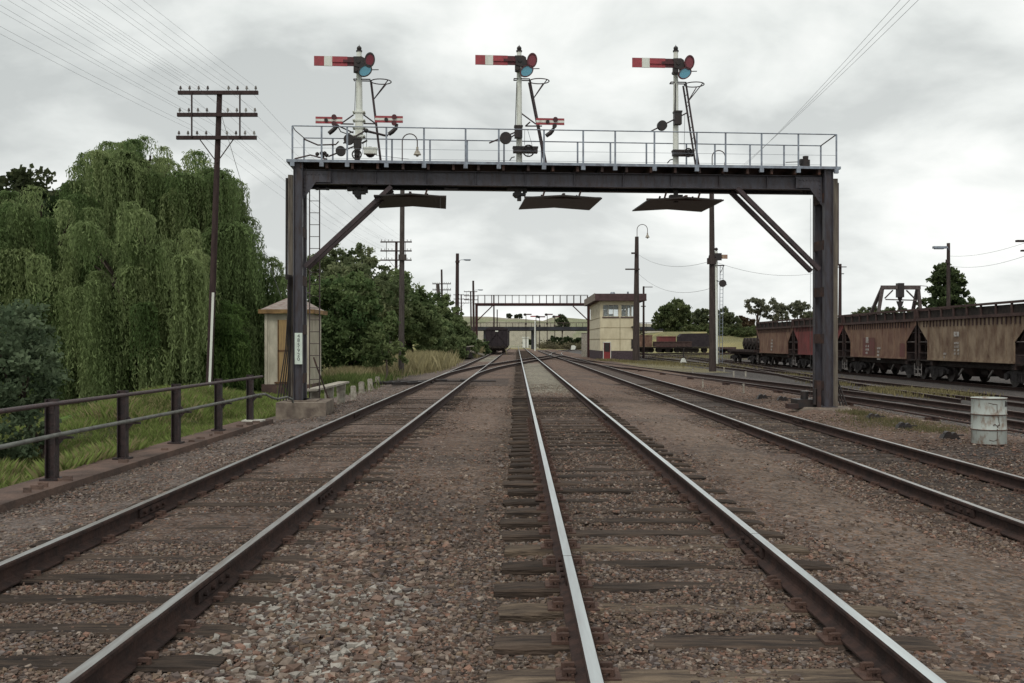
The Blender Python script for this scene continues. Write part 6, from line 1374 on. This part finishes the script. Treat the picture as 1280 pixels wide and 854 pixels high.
def patch_grass(name, pts, n, h0, col, lab, w=.02, spread=.5):
    P = np.array(pts); i = rng.integers(0, len(P), n); x = P[i, 0]+rng.normal(size=n)*P[i, 2]; y = P[i, 1]+rng.normal(size=n)*P[i, 3]
    t_ = rng.random(n)[:, None]; c = (np.array(col[0])*(1-t_)+np.array(col[1])*t_)*rng.uniform(.75, 1.25, (n, 1)); keep = np.abs(x+2.75) > 1.5
    return grass(name, x[keep], y[keep], (h0*P[i, 4]*rng.uniform(.4, 1.2, n))[keep], np.full(keep.sum(), w), c[keep], .5, lab)
def gp(px, D, sx, sy, k): return (W(px, 0, D).x, D, sx, sy, k)
DRY = ((.24, .21, .11), (.34, .30, .17)); GRN = ((.08, .12, .035), (.16, .19, .07))
patch_grass('dry_grass', [gp(518, 62, .6, 3, 1.3), gp(530, 66, .8, 4, 1.5), gp(538, 72, .6, 3, .9), gp(552, 82, .6, 4, .6), gp(508, 60, .4, 3, .8), gp(470, 50, .4, 2, .7), gp(455, 48, .5, 2, .7), gp(437, 46, .5, 2, .8), gp(485, 56, .5, 2, .7), gp(604, 118, .8, 4, 1.6)], 26000, .75, DRY, 'tall dry yellow grass between the trees and the left track', .022)
patch_grass('verge_grass', [gp(430, 40, .5, 2, 1), gp(445, 43, .5, 2, .9), gp(415, 38, .4, 2, 1.2), gp(470, 48, .4, 2, .8), gp(500, 57, .4, 2, .7), gp(425, 37, .4, 1.5, .8)], 14000, .45, GRN, 'green weeds along the verge right of the hut', .018)
patch_grass('weed_patch', [gp(1105, 21.5, .45, .5, 1), gp(1135, 20, .5, .5, .8), gp(1160, 19.3, .3, .4, .8), gp(1120, 20.5, .5, .5, .5), gp(1075, 23.5, .2, .4, 1.2), gp(1145, 21, .7, .4, .5)], 7000, .10, ((.09, .095, .04), (.19, .155, .09)), 'patch of weeds and straw between right gantry post and drum', .006)
patch_grass('yard_weeds', [gp(1150, 36, .6, .8, 1), gp(1180, 34, .7, .8, 1), gp(1120, 37, .5, 1, 1), gp(1040, 44, .4, 1, .8), gp(900, 78, 1.2, 4, 1), gp(840, 84, 1.5, 6, 1), gp(815, 88, 1.2, 4, 1.1), gp(770, 92, .8, 1.5, 1.2), gp(860, 120, 3, 8, 1.2), gp(890, 130, 4, 10, 1.3), gp(1010, 56, .5, 1.5, .8)], 15000, .20, ((.14, .125, .06), (.25, .21, .11)), 'dry weeds growing among the yard tracks', .02)

# grey-brown scrub along the foot of the hill, seen over and under the road bridge
n = 26000; bx = rng.uniform(-32, 34, 240); by = rng.uniform(262, 330, 240); bs = rng.uniform(.6, 1.7, 240); i = rng.integers(0, 240, n)
c = np.stack([bx[i]+rng.normal(size=n)*bs[i]*.6, by[i]+rng.normal(size=n)*bs[i]*.6, 0*bx[i]], -1); c[:, 2] = gz(c[:, 0], c[:, 1])+np.abs(rng.normal(size=n))*bs[i]*.55
ok = (np.abs(c[:, 0]-1.5) > 5); c = c[ok]; t_ = rng.random((240, 1))[i[ok]]
co, f, cv = leaves(c, .5, np.array([.11, .10, .065])*(1-t_)+np.array([.20, .18, .11])*t_); tag(fast_mesh('scrub', co, f, leaf_m, cv), 'grey-brown scrub on the hill foot beyond the road bridge', 'scrub', kind='stuff')
